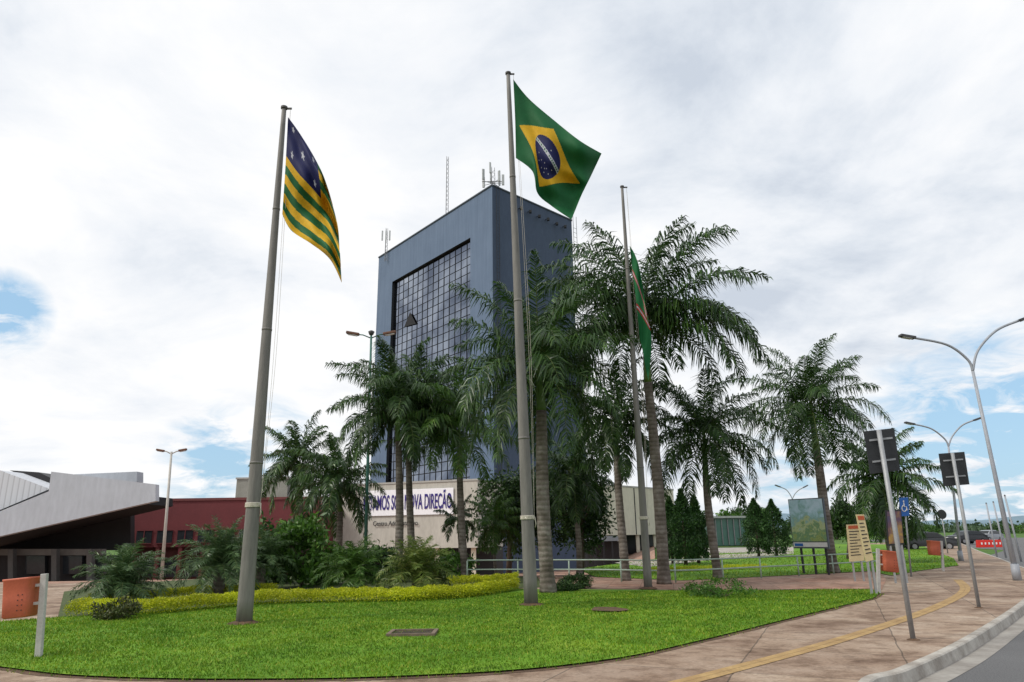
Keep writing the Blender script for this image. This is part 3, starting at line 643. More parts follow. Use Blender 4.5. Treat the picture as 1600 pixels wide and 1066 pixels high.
m_ant=M('galvanised steel',(.30,.30,.31),(.18,.18,.19),4,.5,metal=.3)
mb=MB()
for s in(0,.4): mb.tube([Ct+eR*(.5+s)+nR*.15+up*(z0+1),Ct+eR*(.5+s)+nR*.15+up*(HT+.2)],.03,5)
for k in range(90): mb.tube([Ct+eR*.5+nR*.15+up*(1+k*.4),Ct+eR*.9+nR*.15+up*(1+k*.4)],.018,4)
mb.build('corner_ladder',M('dark steel',(.06,.06,.07)),tw)
mb=MB()
for s in(.3,.9): mb.tube([Ct+eR*(LR+s)+up*(12),Ct+eR*(LR+s)+up*(HT+.8)],.035,5)
for k in range(44): mb.tube([Ct+eR*(LR+.3)+up*(12+k*.6),Ct+eR*(LR+.9)+up*(12+k*.6)],.025,4)
mb.build('edge_ladder',m_ant,tw)
for k in range(6):
    p=Ct+eR*(4+k*1.5)+nR*.45+up*(HT-1.6+(k%2)*.1); mb=MB(); mb.box(p,(.3,.35,.3)); mb.box(p-nR*.2+up*.1,(.08,.5,.06),Matrix((eR,nR,up)).transposed()); mb.build('floodlight',m_rev,tw)
def mast(px,py0,py1,Yq,w,label,name='radio_mast'):
    bp=PD(px,py0,Yq); H=PD(px,py1,Yq).z-bp.z; bp.z-=1.5; H+=1.5; t=thing(name,bp,label,'antenna'); mb=MB()
    c3=[Vector((w*math.cos(k*2.094),w*math.sin(k*2.094),0)) for k in range(3)]
    for c in c3: mb.tube([bp+c,bp+c*.7+up*H],.03,5)
    z=0
    while z<H-.6:
        f=1-.3*z/H; f2=1-.3*(z+.6)/H
        for i in range(3): mb.tube([bp+c3[i]*f+up*z,bp+c3[(i+1)%3]*f2+up*(z+.6)],.018,4)
        z+=.6
    mb.build('lattice',m_ant,t); return t,bp,H
mast(698,334,245,78,.2,'thin lattice radio mast on the tower roof, tallest one')
m_aw=M('antenna white',(.5,.52,.54))
t,bp,H=mast(770,292,262,71,.3,'antenna cluster with white panels on the front corner of the tower roof','antenna_cluster')
for k in range(7):
    a=k*.9; c=bp+Vector((math.cos(a)*1.15,math.sin(a)*1.15,H*.6+ (k%3)*.45)); MB().box(c,(.28,.16,1.3),Matrix.Rotation(a,3,'Z')).build('panel_antenna',m_aw,t,bevel=.03)
mb=MB()
for k in range(7):
    a=k*.9; mb.tube([bp+up*H*.5,bp+Vector((math.cos(a)*1.1,math.sin(a)*1.1,H*.5))],.035,5)
mb.tube([bp+Vector((-1.2,0,H*.5+.2)),bp+Vector((1.2,0,H*.5+.2))],.05,5); mb.build('arm',m_ant,t)
t,bp,H=mast(603,392,357,88,.2,'short antenna mast on the far left end of the tower roof')
for k in range(3): MB().box(bp+Vector((-.5+k*.5,-.3,H*.75)),(.18,.15,1.4)).build('panel_antenna',m_aw,t)
def text(s,org,ex,ey,width,height,mat,name,parent,off=0):
    cu=bpy.data.curves.new('t','FONT'); cu.body=s; cu.extrude=.012; cu.offset=off; ob=bpy.data.objects.new('t',cu); COL.objects.link(ob)
    bpy.context.view_layer.update(); dg=bpy.context.evaluated_depsgraph_get(); me=bpy.data.meshes.new_from_object(ob.evaluated_get(dg))
    COL.objects.unlink(ob); bpy.data.objects.remove(ob)
    xs_=[v.co.x for v in me.vertices]; ys_=[v.co.y for v in me.vertices]; x0,x1,y0,y1=min(xs_),max(xs_),min(ys_),max(ys_)
    nz=ex.cross(ey).normalized(); O=wl(parent)
    for v in me.vertices:
        p=org+ex*((v.co.x-x0)/(x1-x0)*width)+ey*((v.co.y-y0)/(y1-y0)*height)+nz*v.co.z; v.co=p-O
    me.name=name; return link(name,me,mat,parent)
# ------------------------------------------------------------------ cream entrance block with banner
m_cream=M('cream render',(.66,.62,.50),(.56,.52,.41),.6,.85,bump=.1,stretch=(1,1,.3))
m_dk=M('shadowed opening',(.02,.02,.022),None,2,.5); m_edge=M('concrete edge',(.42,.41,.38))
A=B(508,66); Bq=B(746,61); ex=(Bq-A); ex.z=0; Lw=ex.length; ex.normalize(); bk=Vector((-ex.y,ex.x,0)); zt_=PD(746,751,61).z; zb_=PD(746,856,61).z
t=thing('entrance_block',A,'low cream entrance block carrying the white banner','building')
A0=Vector((A.x,A.y,0))
def slab(mb,p,e,L,dp,za,zb2): mb.prism([p+up*za,p+e*L+up*za,p+e*L+bk*dp+up*za,p+bk*dp+up*za],up*(zb2-za))
mb=MB(); slab(mb,A0,ex,Lw,6,zb_,zt_); mb.build('upper_wall',M('pale render',(.50,.48,.43),(.41,.395,.35),.6,.85,bump=.1,stretch=(1,1,.3)),t)
mb=MB(); slab(mb,A0-bk*.06-ex*.06,ex,Lw+.12,6.12,zt_+.003,zt_+.16); mb.build('roof_edge',m_edge,t)
mb=MB(); slab(mb,A0+bk*4,ex,Lw,2,A.z-.5,zb_-.003); mb.build('undercroft_shade',m_dk,t)  # near-black slab stands in for shade in the open undercroft
for k in range(5): mb=MB(); mb.box(A0+ex*(.6+k*(Lw-1.2)/4)+bk*.6+up*((A.z-.5+zb_)/2),(.4,.4,zb_-A.z+.49)); mb.build('column',m_cream,t)
def fpx(px,py,d=.12): return rp(px,py,A0-bk*d,bk)
m_ink=M('purple lettering',(.03,.015,.20),None,5,.6); m_ink2=M('dark lettering',(.03,.03,.035),None,5,.6)
b0=fpx(566,808); b1=fpx(708,802); bt=fpx(708,762); W_=(b1-b0).dot(ex); zl=(b0.z+b1.z)/2; Hh=bt.z-zl
O=Vector((b0.x,b0.y,zl)); bn=thing('banner',O,'white banner reading ESTAMOS SOB NOVA DIREÇÃO on the cream block','banner')
MB().prism([O,O+ex*W_,O+ex*W_+up*Hh,O+up*Hh],bk*.04).build('sheet',M('banner white',(.90,.90,.94),(.87,.87,.92),1,.8),bn)
text('ESTAMOS SOB NOVA DIREÇÃO',O+ex*W_*.015+up*Hh*.08-bk*.03,ex,up,W_*.97,Hh*.86,m_ink,'lettering',bn,off=.014)
t0=fpx(583,822); text('Centro Administrativo',t0,ex,up,4.4,.40,m_ink2,'lettering',t,off=.008)
A=B(905,84); Bq=B(1058,100); ex=(Bq-A); ex.z=0; Lw=ex.length; ex.normalize(); bk=Vector((-ex.y,ex.x,0)); A0=Vector((A.x,A.y,0))
t=thing('cream_wing',Vector((A.x,A.y,0)),'long low cream office wing right of the tower','building')
zt_=PD(915,756,84).z; zb_=1.4
mb=MB(); slab(mb,A0,ex,Lw,14,zb_,zt_); mb.build('upper_wall',m_cream,t)
mb=MB(); slab(mb,A0-bk*.06-ex*.06,ex,Lw+.12,14,zt_+.003,zt_+.2); mb.build('roof_edge',m_edge,t)
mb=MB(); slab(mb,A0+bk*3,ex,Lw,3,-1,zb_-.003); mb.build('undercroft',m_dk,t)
for k in range(6): MB().box(A0+ex*(.6+k*(Lw-1.2)/5)+bk*.5+up*(.2),(.45,.45,2.39)).build('column',m_cream,t)
MB().box(A0+ex*Lw*.55-bk*.02+up*((zt_+zb_)/2),(.15,.06,zt_-zb_-.1)).build('downpipe',m_rev,t)
a=B(918,60); b=B(972,62)
t=thing('entrance_canopy',a,'low dark glazed entrance at the foot of the tower side','canopy')
MB().prism([Vector((a.x,a.y,1.0)),Vector((b.x,b.y,1.0)),Vector((b.x,b.y+4,1.0)),Vector((a.x,a.y+4,1.0))],up*.35).build('roof',M('canopy grey',(.25,.27,.3)),t)
for k in range(5):
    p=a.lerp(b,k/4); MB().box(Vector((p.x,p.y+.2,-.2)),(.14,.14,2.38)).build('post',m_rev,t)
MB().box(Vector(((a.x+b.x)/2,63.2,-.1)),(b.x-a.x,.1,2.1)).build('glazing',m_dk,t)
# ------------------------------------------------------------------ left buildings
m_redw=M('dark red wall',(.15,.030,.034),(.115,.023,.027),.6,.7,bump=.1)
YB=62; a=B(195,YB); b=B(500,YB)
t=thing('red_building',a,'long dark red office building at the left behind the palms','building')
zt1=PD(350,782,YB).z; A0=Vector((a.x,a.y,0)); ex=Vector((1,0,0)); bk=Vector((0,1,0)); Lw=b.x-a.x
mb=MB(); slab(mb,A0,ex,Lw,10,1.0,zt1); mb.build('upper_wall',m_redw,t)
mb=MB(); slab(mb,A0-bk*.08,ex,Lw,10.1,zt1+.003,zt1+.22); mb.build('roof_edge',M('red trim',(.17,.05,.05)),t)
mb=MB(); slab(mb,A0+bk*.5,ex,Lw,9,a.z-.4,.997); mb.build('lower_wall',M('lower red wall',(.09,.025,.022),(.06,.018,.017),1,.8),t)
m_win=M('dark window glass',(.03,.035,.04),(.02,.022,.026),3,.12,bump=0); m_or=M('orange red panel',(.42,.07,.03),(.3,.05,.03),2,.6)
for k in range(9):
    x=A0.x+1.2+k*(Lw-2.4)/8
    wd=MB().box(Vector((x,YB-.02,1.85)),(1.3,.1,1.1)).build('window',m_or if k in (6,7) else m_win,t)
    MB().box(Vector((x,YB-.09,1.85)),(.06,.05,1.02)).box(Vector((x,YB-.09,2.39)),(1.4,.06,.06)).box(Vector((x,YB-.09,1.31)),(1.4,.06,.06)).build('frame',m_redw,wd)
for k in range(8):
    x=A0.x+2+k*(Lw-4)/7; MB().box(Vector((x,YB+.45,-.75)),(1.5,.14,1.4)).build('window',m_win,t)
for k in range(9):
    x=A0.x+.5+k*(Lw-1)/8; MB().box(Vector((x,YB+.2,-.4)),(.3,.3,2.79)).build('column',m_redw,t)
a=B(357,80);b=B(440,80); zt2=PD(385,749,80).z
t=thing('rear_block',a,'plain beige roof block rising behind the red building','building')
MB().prism([Vector((a.x,80,-2)),Vector((b.x,80,-2)),Vector((b.x,86,-2)),Vector((a.x,86,-2))],up*(zt2+2)).build('wall',M('beige weathered wall',(.34,.34,.30),(.25,.25,.22),.8,.9),t)
MB().prism([Vector((a.x-.1,79.9,zt2+.003)),Vector((b.x+.1,79.9,zt2+.003)),Vector((b.x+.1,86,zt2+.003)),Vector((a.x-.1,86,zt2+.003))],up*.2).build('roof_edge',m_edge,t)
YW=48; base_=B(100,YW)
t=thing('angular_pavilion',base_,'white angular concrete pavilion with wedge shaped roof at the far left','building')
m_conc=M('pale painted concrete',(.48,.51,.56),(.44,.465,.51),.35,.8,bump=.1,stretch=(1,1,.3))
def wp(lst,Yq): return [PD(x,y,Yq) for x,y in lst]
MB().prism(wp([(80,737),(243,757),(243,783),(0,838),(-160,874),(-160,835),(0,799),(76,768)],YW),Vector((0,.5,0))).build('wedge_parapet',m_conc,t)
m,t_,n_,l_=nt('ribbed white roof'); v=coord(n_,l_); wv=n_.new('ShaderNodeTexWave'); wv.bands_direction='X'; wv.inputs['Scale'].default_value=.8; l_.new(v,wv.inputs['Vector'])
c=ramp(n_,l_,wv.outputs['Fac'],[(.05,(.46,.47,.50)),(.2,(.60,.62,.66))]); m_rib=fin(m,n_,l_,c,.7,0,wv.outputs['Fac'],.2,.02)
MB().prism(wp([(-160,722),(0,735),(78,764),(0,797),(-160,833)],YW+1.6),Vector((0,9,0))).build('ribbed_roof',m_rib,t)
MB().prism(wp([(15,735),(60,738),(82,748),(80,762)],YW+4),Vector((0,3,0))).build('roof_fin',m_dk,t)
MB().prism(wp([(100,742),(214,737),(214,753),(110,752)],YW+9),Vector((0,1,0))).build('rear_roof',m_conc,t)
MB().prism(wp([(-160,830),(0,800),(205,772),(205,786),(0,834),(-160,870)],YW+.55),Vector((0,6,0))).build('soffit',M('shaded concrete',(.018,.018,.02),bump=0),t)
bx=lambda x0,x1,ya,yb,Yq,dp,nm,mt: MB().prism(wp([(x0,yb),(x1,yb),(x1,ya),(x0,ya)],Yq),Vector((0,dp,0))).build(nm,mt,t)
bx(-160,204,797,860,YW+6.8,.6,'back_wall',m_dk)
bx(-160,160,858,868,YW+3,.5,'sill_wall',M('beige sill',(.16,.15,.135),(.12,.11,.10),2,.8))
bx(-160,190,868,915,YW+3.4,.5,'lower_wall',M('lower dark wall',(.035,.03,.03)))
for x0 in(-60,40,98,150): bx(x0,x0+30,869,897,YW+2.9,.3,'window',m_win)
for x0 in(12,80,135): bx(x0,x0+8,858,908,YW+2.2,.4,'pillar',M('pillar grey',(.10,.095,.09)))
a=B(1118,95); b=B(1170,95); zt3=PD(1140,809,95).z
t=thing('glass_pavilion',a,'small pale green glass pavilion far behind the cypresses','building')
MB().prism([Vector((a.x,95,-.1)),Vector((b.x,95,-.1)),Vector((b.x,101,-.1)),Vector((a.x,101,-.1))],up*(zt3)).build('wall',M('pale green glass',(.10,.22,.18),(.06,.14,.12),.8,.2,bump=0),t)
MB().prism([Vector((a.x-.5,94.5,zt3-.05)),Vector((b.x+.5,94.5,zt3-.05)),Vector((b.x+.5,101,zt3-.05)),Vector((a.x-.5,101,zt3-.05))],up*.25).build('roof',M('white roof edge',(.5,.52,.5)),t)
for k in range(6): MB().box(Vector((a.x+.2+k*(b.x-a.x-.4)/5,94.9,zt3/2-.1)),(.12,.14,zt3-.2)).build('post',m_ant,t)
# ------------------------------------------------------------------ railing
m_rail=M('pale green railing',(.34,.44,.37),(.25,.33,.27),4,.5)
rl=gp([(730,908),(820,908),(940,909),(1065,911),(1210,903),(1300,898),(1372,893)])
def rail(line,h,label):
    t=thing('railing',line[0],label,'railing'); L=cat(line,6); cum=[0]
    for a,b in zip(L[:-1],L[1:]): cum.append(cum[-1]+(b-a).length)
    for zz_ in(h,h*.55):
        MB().tube([p+up*zz_ for p in L],.024,8).build('rail',m_rail,t,True)
    s=0
    while s<cum[-1]:
        i=max(j for j in range(len(L)-1) if cum[j]<=s); f=(s-cum[i])/(cum[i+1]-cum[i]); p=L[i].lerp(L[i+1],f)
        MB().tube([p,p+up*(h-.026)],.028,8).build('post',m_rail,t,True); s+=1.9
rail(rl,.72,'pale green tubular railing across the back of the footpath')
# ------------------------------------------------------------------ street lamps
m_lamp=M('lamp post grey',(.36,.38,.42),(.28,.3,.33),3,.5); m_head=M('lamp head dark',(.07,.07,.075),None,4,.5); m_lens=M('lamp lens',(.6,.6,.58),None,4,.3)
def lamp2(foot,Y,knot,armL,armR,r,label):
    Bp=B(foot,Y); t=thing('street_lamp',Bp,label,'street lamp','double armed street lamps'); K=PD(*knot,Y)
    MB().tube([Bp,Bp.lerp(K,.5),K],[r,r*.75,r*.55],12).build('pole',m_lamp,t,True)
    MB().tube([Bp,Bp+up*.5],[r*1.5,r*1.4],12).build('base_sleeve',m_lamp,t,True)
    for arm in(armL,armR):
        P=cat([K]+[PD(x,y,Y) for x,y in arm],6); MB().tube(P,[r*.5]*len(P),8).build('arm',m_lamp,t,True)
        d=(P[-1]-P[-3]).normalized(); R=Matrix((d,Vector((0,1,0)),d.cross(Vector((0,1,0))))).transposed()
        s=r*6; h=MB().box(P[-1]+d*s*.45,(s,s*.45,s*.16),R).build('lamp_head',m_head,t,bevel=.01)
        MB().box(P[-1]+d*s*.5-Vector((0,0,s*.1)),(s*.6,s*.34,s*.05),R).build('lens',m_lens,h)
lamp2(1590,23.5,(1520,580),[(1512,562),(1480,539),(1428,528)],[(1528,548),(1556,517),(1592,501)],.085,'tall grey street lamp with two curved arms at the right kerb')
lamp2(1502,38,(1482,698),[(1476,686),(1455,670),(1428,663)],[(1488,682),(1503,665),(1521,657)],.085,'grey double armed street lamp rising behind the second dark sign')
lamp2(1240,85,(1238,780),[(1234,772),(1228,765),(1219,761)],[(1242,772),(1248,766),(1255,762)],.11,'tiny distant double armed lamp above the billboard')
def lampold(px,Y,top,spread,r,mat,n,label):
    Bp=B(px,Y); T=PD(*top,Y); t=thing('lamp_post',Bp,label,'street lamp')
    MB().tube([Bp,T],[r,r*.6],12).build('pole',mat,t,True)
    mh=M('lamp head brown',(.16,.07,.04),(.1,.05,.035),4,.6)
    w=spread*Y/F
    for s in([-1,1] if n==2 else [-1,0,1]):
        if s: MB().tube([T-up*.15,T+Vector((s*w*.35,0,.02)),T+Vector((s*w*.6,0,.05))],r*.35,6).build('arm',mat,t,True)
        p=T+Vector((s*w*.8,0,.04 if s else .12)); R=Matrix.Rotation(-s*.18,3,'Y')
        if s: h=MB().prism([p+R@Vector(v) for v in((-w*.28,-.13,0),(w*.28,-.1,0),(w*.28,.1,0),(-w*.28,.13,0))],R@Vector((0,0,.13))).build('lamp_head',mh,t,bevel=.03); MB().box(p-up*.02,(w*.4,.16,.03),R).build('lens',m_lens,h)
        else: h=MB().tube([p-up*.1,p+up*.06,p+up*.12],[.1,.16,.06],10).build('lamp_head',m_head,t,True)
lampold(252,47,(268,706),22,.11,M('pale lamp post',(.5,.48,.44),(.38,.36,.33),3,.6),2,'pale old lamp post with two heads before the red building')
lampold(570,33,(580,524),38,.085,M('green lamp post',(.05,.16,.13),(.04,.12,.1),3,.5),3,'dark green lamp post with three heads left of the tower')
# ------------------------------------------------------------------ signs
m_gal=M('sign post steel',(.36,.37,.38),(.26,.27,.28),6,.5,metal=.2); m_back=M('dark sign back',(.025,.027,.03),(.018,.02,.022),3,.5)
def backsign(foot,top,quad,r,label):
    Bp=Pz(*foot); T=PD(*top,Bp.y); t=thing('road_sign',Bp,label,'road sign','dark sign backs')
    MB().tube([Bp,T],r,12).build('post',m_gal,t,True)
    q=[PD(x,y,Bp.y+.09) for x,y in quad]
    MB().prism(q,Vector((0,.02,0))).build('panel',m_back,t,bevel=.004)
    for f in(.25,.75):
        a=q[0].lerp(q[3],f);b=q[1].lerp(q[2],f); a,b=a.lerp(b,.12),b.lerp(a,.12); d=Vector((0,-.02,0)); MB().prism([a+d,b+d,b+d+up*.03,a+d+up*.03],Vector((0,.018,0))).build('bracket',m_gal,t)
    mound(Bp-up*.018,r*2.6,.02,t,'collar')
backsign((1427,1000),(1373,672),[(1350,674),(1397,669),(1407,735),(1360,741)],.037,'dark rectangular sign back on leaning grey post, nearest on the pavement')
backsign((1530,950),(1488,708),[(1467,709),(1507,706),(1515,757),(1475,760)],.036,'dark rectangular sign back on grey post near the right kerb')
m_bl=M('sign blue',(.02,.12,.42),None,4,.5); m_sw=M('sign white',(.72,.72,.72),None,4,.5)
Yq=26; Bp=B(1424,Yq); t=thing('parking_sign',Bp,'blue disabled parking sign with white wheelchair symbol on thin post','road sign')
MB().tube([Bp,PD(1412,776,Yq)],.03,10).build('post',m_gal,t,True)
q=[PD(x,y,Yq-.05) for x,y in((1405,778),(1419,777),(1421,806),(1407,807))]; pn=MB().prism(q,Vector((0,.015,0))).build('panel',m_bl,t)
def sq(u,v,d=-.012): return q[0].lerp(q[1],u).lerp(q[3].lerp(q[2],u),v)+Vector((0,d,0))
mb=MB(); mb.face([sq(.44+.08*math.cos(a),.2+.05*math.sin(a)) for a in np.linspace(0,6.0,12)])
mb.tube([sq(.44,.27),sq(.46,.5),sq(.68,.5),sq(.78,.7)],.018,5)
mb.tube([sq(.46+.26*math.cos(a),.58+.17*math.sin(a)) for a in np.linspace(.2,5.0,14)],.015,5); mb.build('wheelchair_symbol',m_sw,pn)
def picmat(name,stops,sc=1.2,vz=.24):
    m,t,n,l=nt(name); v=coord(n,l); s=n.new('ShaderNodeSeparateXYZ'); l.new(v,s.inputs[0]); a=noise(n,l,v,sc,7,.65,.6)
    f=mth(n,l,'ADD',mth(n,l,'MULTIPLY',s.outputs[2],vz),mth(n,l,'MULTIPLY',mth(n,l,'SUBTRACT',a,.5),1.0)); c=ramp(n,l,f,stops); return fin(m,n,l,c,.4,0,None)
Yq=28; Bp=B(1256,Yq); t=thing('billboard',Bp,'large picture billboard of a green landscape on dark legs','billboard')
a=PD(1231,780,Yq+.6); b=PD(1285,778,Yq-.6); zlo=PD(1236,857,Yq+.6).z; zhi=(a.z+b.z)/2
q=[Vector((a.x,a.y,zhi)),Vector((b.x,b.y,zhi)),Vector((b.x,b.y,zlo)),Vector((a.x,a.y,zlo))]; nb=(b-a); nb.z=0; nb=Vector((nb.y,-nb.x,0)).normalized()
if nb.y>0: nb=-nb
MB().prism(q,-nb*.1).build('panel',M('billboard frame',(.1,.12,.14)),t)
def bq(u,v,d): return q[0].lerp(q[1],u).lerp(q[3].lerp(q[2],u),v)+nb*d
MB().face([bq(.02,.02,.012),bq(.02,.86,.012),bq(.98,.86,.012),bq(.98,.02,.012)]).build('picture',picmat('landscape picture',[(.22,(.06,.12,.06)),(.32,(.30,.38,.12)),(.40,(.12,.26,.14)),(.48,(.46,.52,.26)),(.56,(.22,.40,.38)),(.66,(.36,.56,.64)),(.8,(.50,.66,.78))],2.4,.28),t)
MB().face([bq(.02,.88,.012),bq(.02,.97,.012),bq(.98,.97,.012),bq(.98,.88,.012)]).build('caption_band',m_sw,t)
MB().prism([bq(.06,.90,.02),bq(.3,.90,.02),bq(.3,.955,.02),bq(.06,.955,.02)],nb*.004).build('caption_mark',m_bl,t)
for u in(.15,.5,.85):
    p=bq(u,1,-.16); MB().tube([Vector((p.x,p.y,0)),Vector((p.x,p.y,p.z+1.0))],.05,8).build('leg',m_back,t)
m_not=M('yellow notice',(.62,.52,.30),(.5,.40,.22),3,.6)
def notice(quad,Yq,foot,label,lines=9):
    Bp=B(foot,Yq); t=thing('notice_board',Bp,label,'notice board'); q=[PD(x,y,Yq) for x,y in quad]
    MB().prism(q,Vector((0,.05,0))).build('panel',m_not,t)
    f=lambda u,v: q[0].lerp(q[1],u).lerp(q[3].lerp(q[2],u),v)+Vector((0,-.008,0))
    mb=MB(); mb.face([f(.08,.03),f(.92,.03),f(.92,.12),f(.08,.12)]); mb.build('header',M('notice header',(.45,.10,.04)),t)
    mb=MB()
    for k in range(lines):
        v=.18+k*.08; e=random.uniform(.6,.92); mb.face([f(.1,v),f(e,v),f(e,v+.022),f(.1,v+.022)])
    mb.build('print',m_ink2,t)
    for u in(.2,.8):
        p=q[3].lerp(q[2],u); MB().box(Vector((p.x,p.y+.03,(p.z+Bp.z)/2)),(.05,.05,p.z-Bp.z)).build('leg',m_gal,t)
notice([(1323,820),(1346,819),(1351,876),(1328,878)],24,1342,'wide yellow notice board, left of the two yellow boards')
notice([(1338,804),(1350,804),(1365,875),(1354,878)],19,1362,'narrow leaning yellow notice board, right of the two yellow boards')
Yq=23; Bp=B(1408,Yq); t=thing('poster_stand',Bp,'upright poster stand with a dark picture behind the orange bin','poster stand')
q=[PD(x,y,Yq) for x,y in((1384,797),(1408,796),(1413,851),(1388,853))]; MB().prism(q,Vector((0,.06,0))).build('frame',m_back,t)
MB().face([q[0].lerp(q[2],.05)+Vector((0,-.008,0)),q[1].lerp(q[3],.05)+Vector((0,-.008,0)),q[2].lerp(q[0],.05)+Vector((0,-.008,0)),q[3].lerp(q[1],.05)+Vector((0,-.008,0))]).build('picture',picmat('dark poster',[(.2,(.35,.22,.05)),(.45,(.10,.05,.08)),(.6,(.04,.05,.12)),(.8,(.3,.28,.3))],3),t)
for u in(.15,.85):
    p=q[3].lerp(q[2],u); MB().box(Vector((p.x,p.y+.03,p.z/2)),(.05,.05,p.z)).build('leg',m_gal,t)
Yq=50; Bp=B(1481,Yq); t=thing('round_sign',Bp,'small round traffic sign seen far off beside the parked cars','road sign')
T=PD(1470,798,Yq); MB().tube([Bp,T],.04,8).build('post',m_gal,t,True)
MB().tube([T+Vector((0,-.06,-.25)),T+Vector((0,-.04,-.25))],.32,20).build('panel',m_back,t)
for i,(fx,tx,ty,Yq) in enumerate([(1558,1541,787,42),(1572,1552,785,41),(1596,1570,775,36)]):
    Bp=B(fx,Yq); T=PD(tx,ty,Yq); t=thing('thin_pole',Bp,['thin blue grey pole, leftmost of three at the right','thin blue grey pole, middle of three at the right','thin blue grey pole, rightmost and tallest of three'][i],'pole','three thin poles at the right')
    MB().tube([Bp,T],[.05,.04],8).build('shaft',m_lamp,t,True); MB().tube([T,T+up*.06],[.05,.02],8).build('cap',m_head,t)
# ------------------------------------------------------------------ bins
m_bin=M('orange plastic',(.50,.125,.065),(.41,.10,.055),3,.55,bump=.05); m_binp=M('white post',(.5,.49,.47),(.36,.35,.33),6,.6)
def bin_(foot,side,label,sc=1.0,tilt=0,top=1.12):
    Bp=Pz(*foot); t=thing('litter_bin',Bp,label,'litter bin','orange litter bins')
    H=1.15*sc
    MB().box(Bp+up*H/2,(.09,.06,H)).build('post',m_binp,t,bevel=.008)
    c=Bp+Vector((side*.31*sc,0,0)); n_=36
    rings=[(.58,.165),(.60,.19),(.86,.197),(1.09,.205),(1.10,.215),(1.125,.215)]
    mb=MB()
    for z,w in rings:
        for k in range(n_):
            a=2*math.pi*k/n_; ca,sa=math.cos(a),math.sin(a); e=.28
            mb.V.append(c+Vector((w*sc*math.copysign(abs(ca)**e,ca),w*.75*sc*math.copysign(abs(sa)**e,sa),z*sc)))
    for r_ in range(len(rings)-1):
        for k in range(n_): mb.F.append([r_*n_+k,r_*n_+(k+1)%n_,(r_+1)*n_+(k+1)%n_,(r_+1)*n_+k])
    mb.F.append(list(range(n_))[::-1]); bo=mb.build('bucket',m_bin,t,True); bo.modifiers.new('s','SOLIDIFY').thickness=.006
    MB().box(c+up*(1.126*sc),(.37*sc,.26*sc,.006)).build('opening',m_dk,bo)
    for z in(.75,1.0): MB().box(Bp+Vector((side*.08,0,z*sc)),(.12,.05,.04)).build('bracket',m_binp,t)
    for k in range(2):
        for j in range(4): p=c+Vector((.05+.06*k,-.152*sc,(.68+.07*j)*sc)); MB().tube([p,p+Vector((0,-.004,0))],.009,6).build('drain_hole',m_dk,bo)
    t.rotation_euler=(0,tilt,0)
bin_((60,1029),-1,'orange litter bin on a white post at the left edge of the lawn',1.0,-.085)
bin_((1373,927),1,'orange litter bin on a white post at the right tip of the lawn',.98,.13)
bin_((1474,893),-1,'orange litter bin farther along the right pavement',1.0,.1)
Bp=B(1547,64); t=thing('road_barrier',Bp,'low red and white road barrier across the far road','barrier')
mb=MB(); mb.prism([Bp+Vector((-1.1,-.22,0)),Bp+Vector((-1.1,.22,0)),Bp+Vector((-1.1,.08,.62)),Bp+Vector((-1.1,-.08,.62))],Vector((2.2,0,0))); mb.build('body',M('barrier red',(.62,.03,.02)),t,bevel=.03)
for k in range(6):
    x=-.85+k*.32; MB().prism([Bp+Vector((x,-.195,.24)),Bp+Vector((x+.12,-.195,.24)),Bp+Vector((x+.16,-.15,.42)),Bp+Vector((x+.04,-.15,.42))],Vector((0,-.01,0))).build('white_mark',m_sw,t)
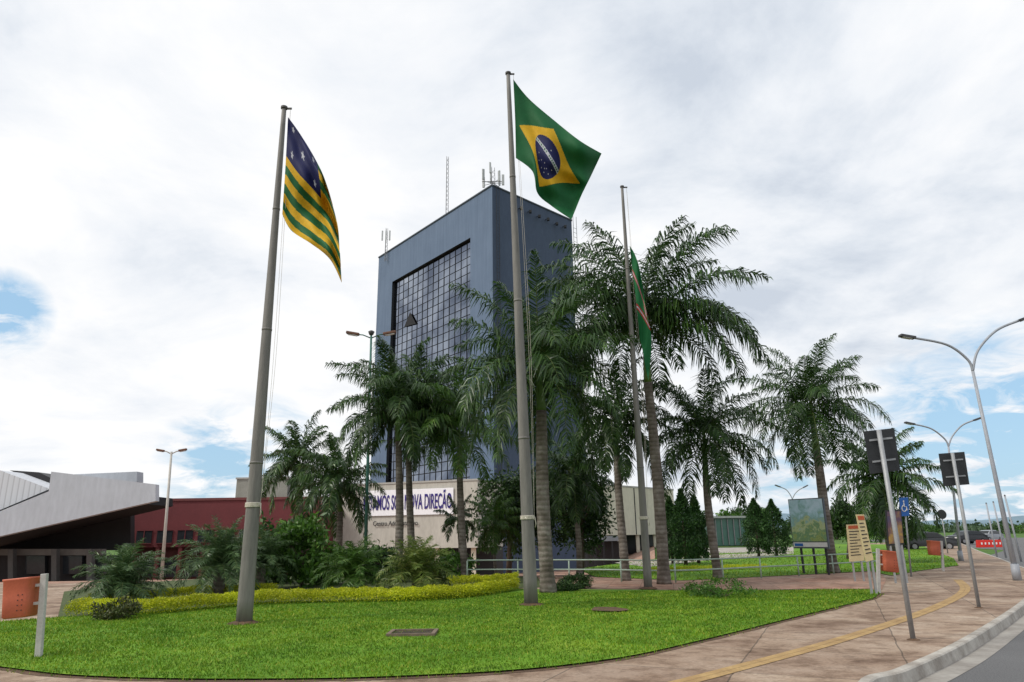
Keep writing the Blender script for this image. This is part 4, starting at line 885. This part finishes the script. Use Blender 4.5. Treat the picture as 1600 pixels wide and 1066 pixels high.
# ------------------------------------------------------------------ cars
m_tyre=M('tyre',(.02,.02,.02),None,8,.9); m_rim=M('rim',(.35,.35,.36),None,8,.4,metal=.5); m_cgl=M('car glass',(.015,.018,.02),None,3,.08,bump=0); m_hl=M('headlight',(.7,.7,.7),None,5,.2); m_tl=M('tail light',(.4,.02,.02),None,5,.3)
def car(px,Y,rz,paint,label):
    t=thing('parked_car',(0,0,0),label,'car','cars parked in the distance')
    sp_=[(-2.1,.35),(-2.12,.6),(-2.05,.88),(-1.75,.98),(-1.2,1.0),(-.6,1.4),(.0,1.47),(.9,1.45),(1.5,1.22),(1.95,1.02),(2.1,.95),(2.12,.55),(2.05,.33)]
    mb=MB(); N=len(sp_); secs=[(-.85,.93),(-.80,1),(0,1.01),(.80,1),(.85,.93)]
    for y,s in secs:
        for x,z in sp_:
            tap=1-max(0,z-.95)*.42; mb.V.append(Vector((x*(1 if abs(y)<.82 else .985),y*tap,.33+(z-.33)*s)))
    for a in range(len(secs)-1):
        for k in range(N): mb.F.append([a*N+k,a*N+(k+1)%N,(a+1)*N+(k+1)%N,(a+1)*N+k])
    mb.F+=[list(range(N)),list(range(4*N,5*N))[::-1]]; mb.build('body',paint,t,False,bevel=.03)
    for s in(-1,1):
        tz=lambda z:s*(.86*(1-max(0,z-.95)*.42)+.006)
        MB().face([(-1.0,tz(1.03),1.03),(1.6,tz(1.03),1.03),(1.0,tz(1.36),1.36),(-.55,tz(1.36),1.36)][::s]).build('side_window',m_cgl,t)
        MB().box((-2.08,s*.62,.72),(.12,.34,.14)).build('headlight',m_hl,t,bevel=.02); MB().box((2.07,s*.66,.78),(.12,.28,.16)).build('tail_light',m_tl,t,bevel=.02)
        for x in(-1.3,1.3):
            ty=MB().tube([(x,s*.64,.32),(x,s*.87,.32)],.32,20).build('tyre',m_tyre,t); MB().tube([(x,s*.86,.32),(x,s*.882,.32)],.19,14).build('rim',m_rim,ty)
    MB().face([(-1.15,-.68,1.04),(-1.15,.68,1.04),(-.66,.62,1.39),(-.66,-.62,1.39)]).build('windscreen',m_cgl,t)
    MB().face([(1.02,-.62,1.44),(1.02,.62,1.44),(1.52,.68,1.24),(1.52,-.68,1.24)]).build('rear_window',m_cgl,t)
    p=B(px,Y); t.location=(p.x,p.y,p.z+.0 if px<1300 else p.z-.1); t.rotation_euler=(0,0,rz); return t
def paint(n,c):
    m,t,nn,l=nt(n); return fin(m,nn,l,c,.25,.2,None,spec=.6)
car(1452,62,2.9,paint('graphite paint',(.03,.032,.036)),'dark grey car, nearest of the parked cars at the right')
car(1512,84,.25,paint('black paint',(.015,.016,.02)),'black car behind, farthest right of the parked cars')
car(1424,76,.3,paint('white paint',(.6,.6,.6)),'white car partly hidden behind the poster stand')
car(1545,96,.5,paint('silver paint',(.30,.31,.33)),'silver car parked beyond the red barrier')
car(1147,98,.5,paint('white paint b',(.62,.62,.62)),'white car parked far behind the straight palm')
# ------------------------------------------------------------------ distance
xs_=np.linspace(-2600,4200,260); V=[];Fq=[]
for i,x in enumerate(xs_):
    h=62+22*math.sin(x*.0016+1)+10*math.sin(x*.006)+5*math.sin(x*.017)
    V+=[(x,2900,-5),(x,3100,h*.6),(x,3300,h)]
for i in range(len(xs_)-1):
    for k in(0,1): q=i*3+k; Fq.append([q,q+3,q+4,q+1])
m_hill=M('hazy blue hills',(.17,.25,.31),(.12,.19,.23),.004,.95,bump=0)
tag(npmesh('hills',V,Fq,m_hill,smooth=True),'hazy blue hills along the horizon','hills',kind='structure')
N=14000; x=RNG.uniform(-120,420,N); y=RNG.uniform(330,420,N); z=RNG.random(N)*(3+1.2*np.sin(x*.09)+1.0*np.sin(x*.31))
V,Fq=leafquads(np.stack([x,y,z-.2],1),2.0,.7); tag(npmesh('far_treeline',V,Fq,leafmat('far leaves',(.035,.07,.035),(.06,.10,.05),.1,.8)),'far-off line of woodland along the horizon','woodland',kind='stuff')
print('done')
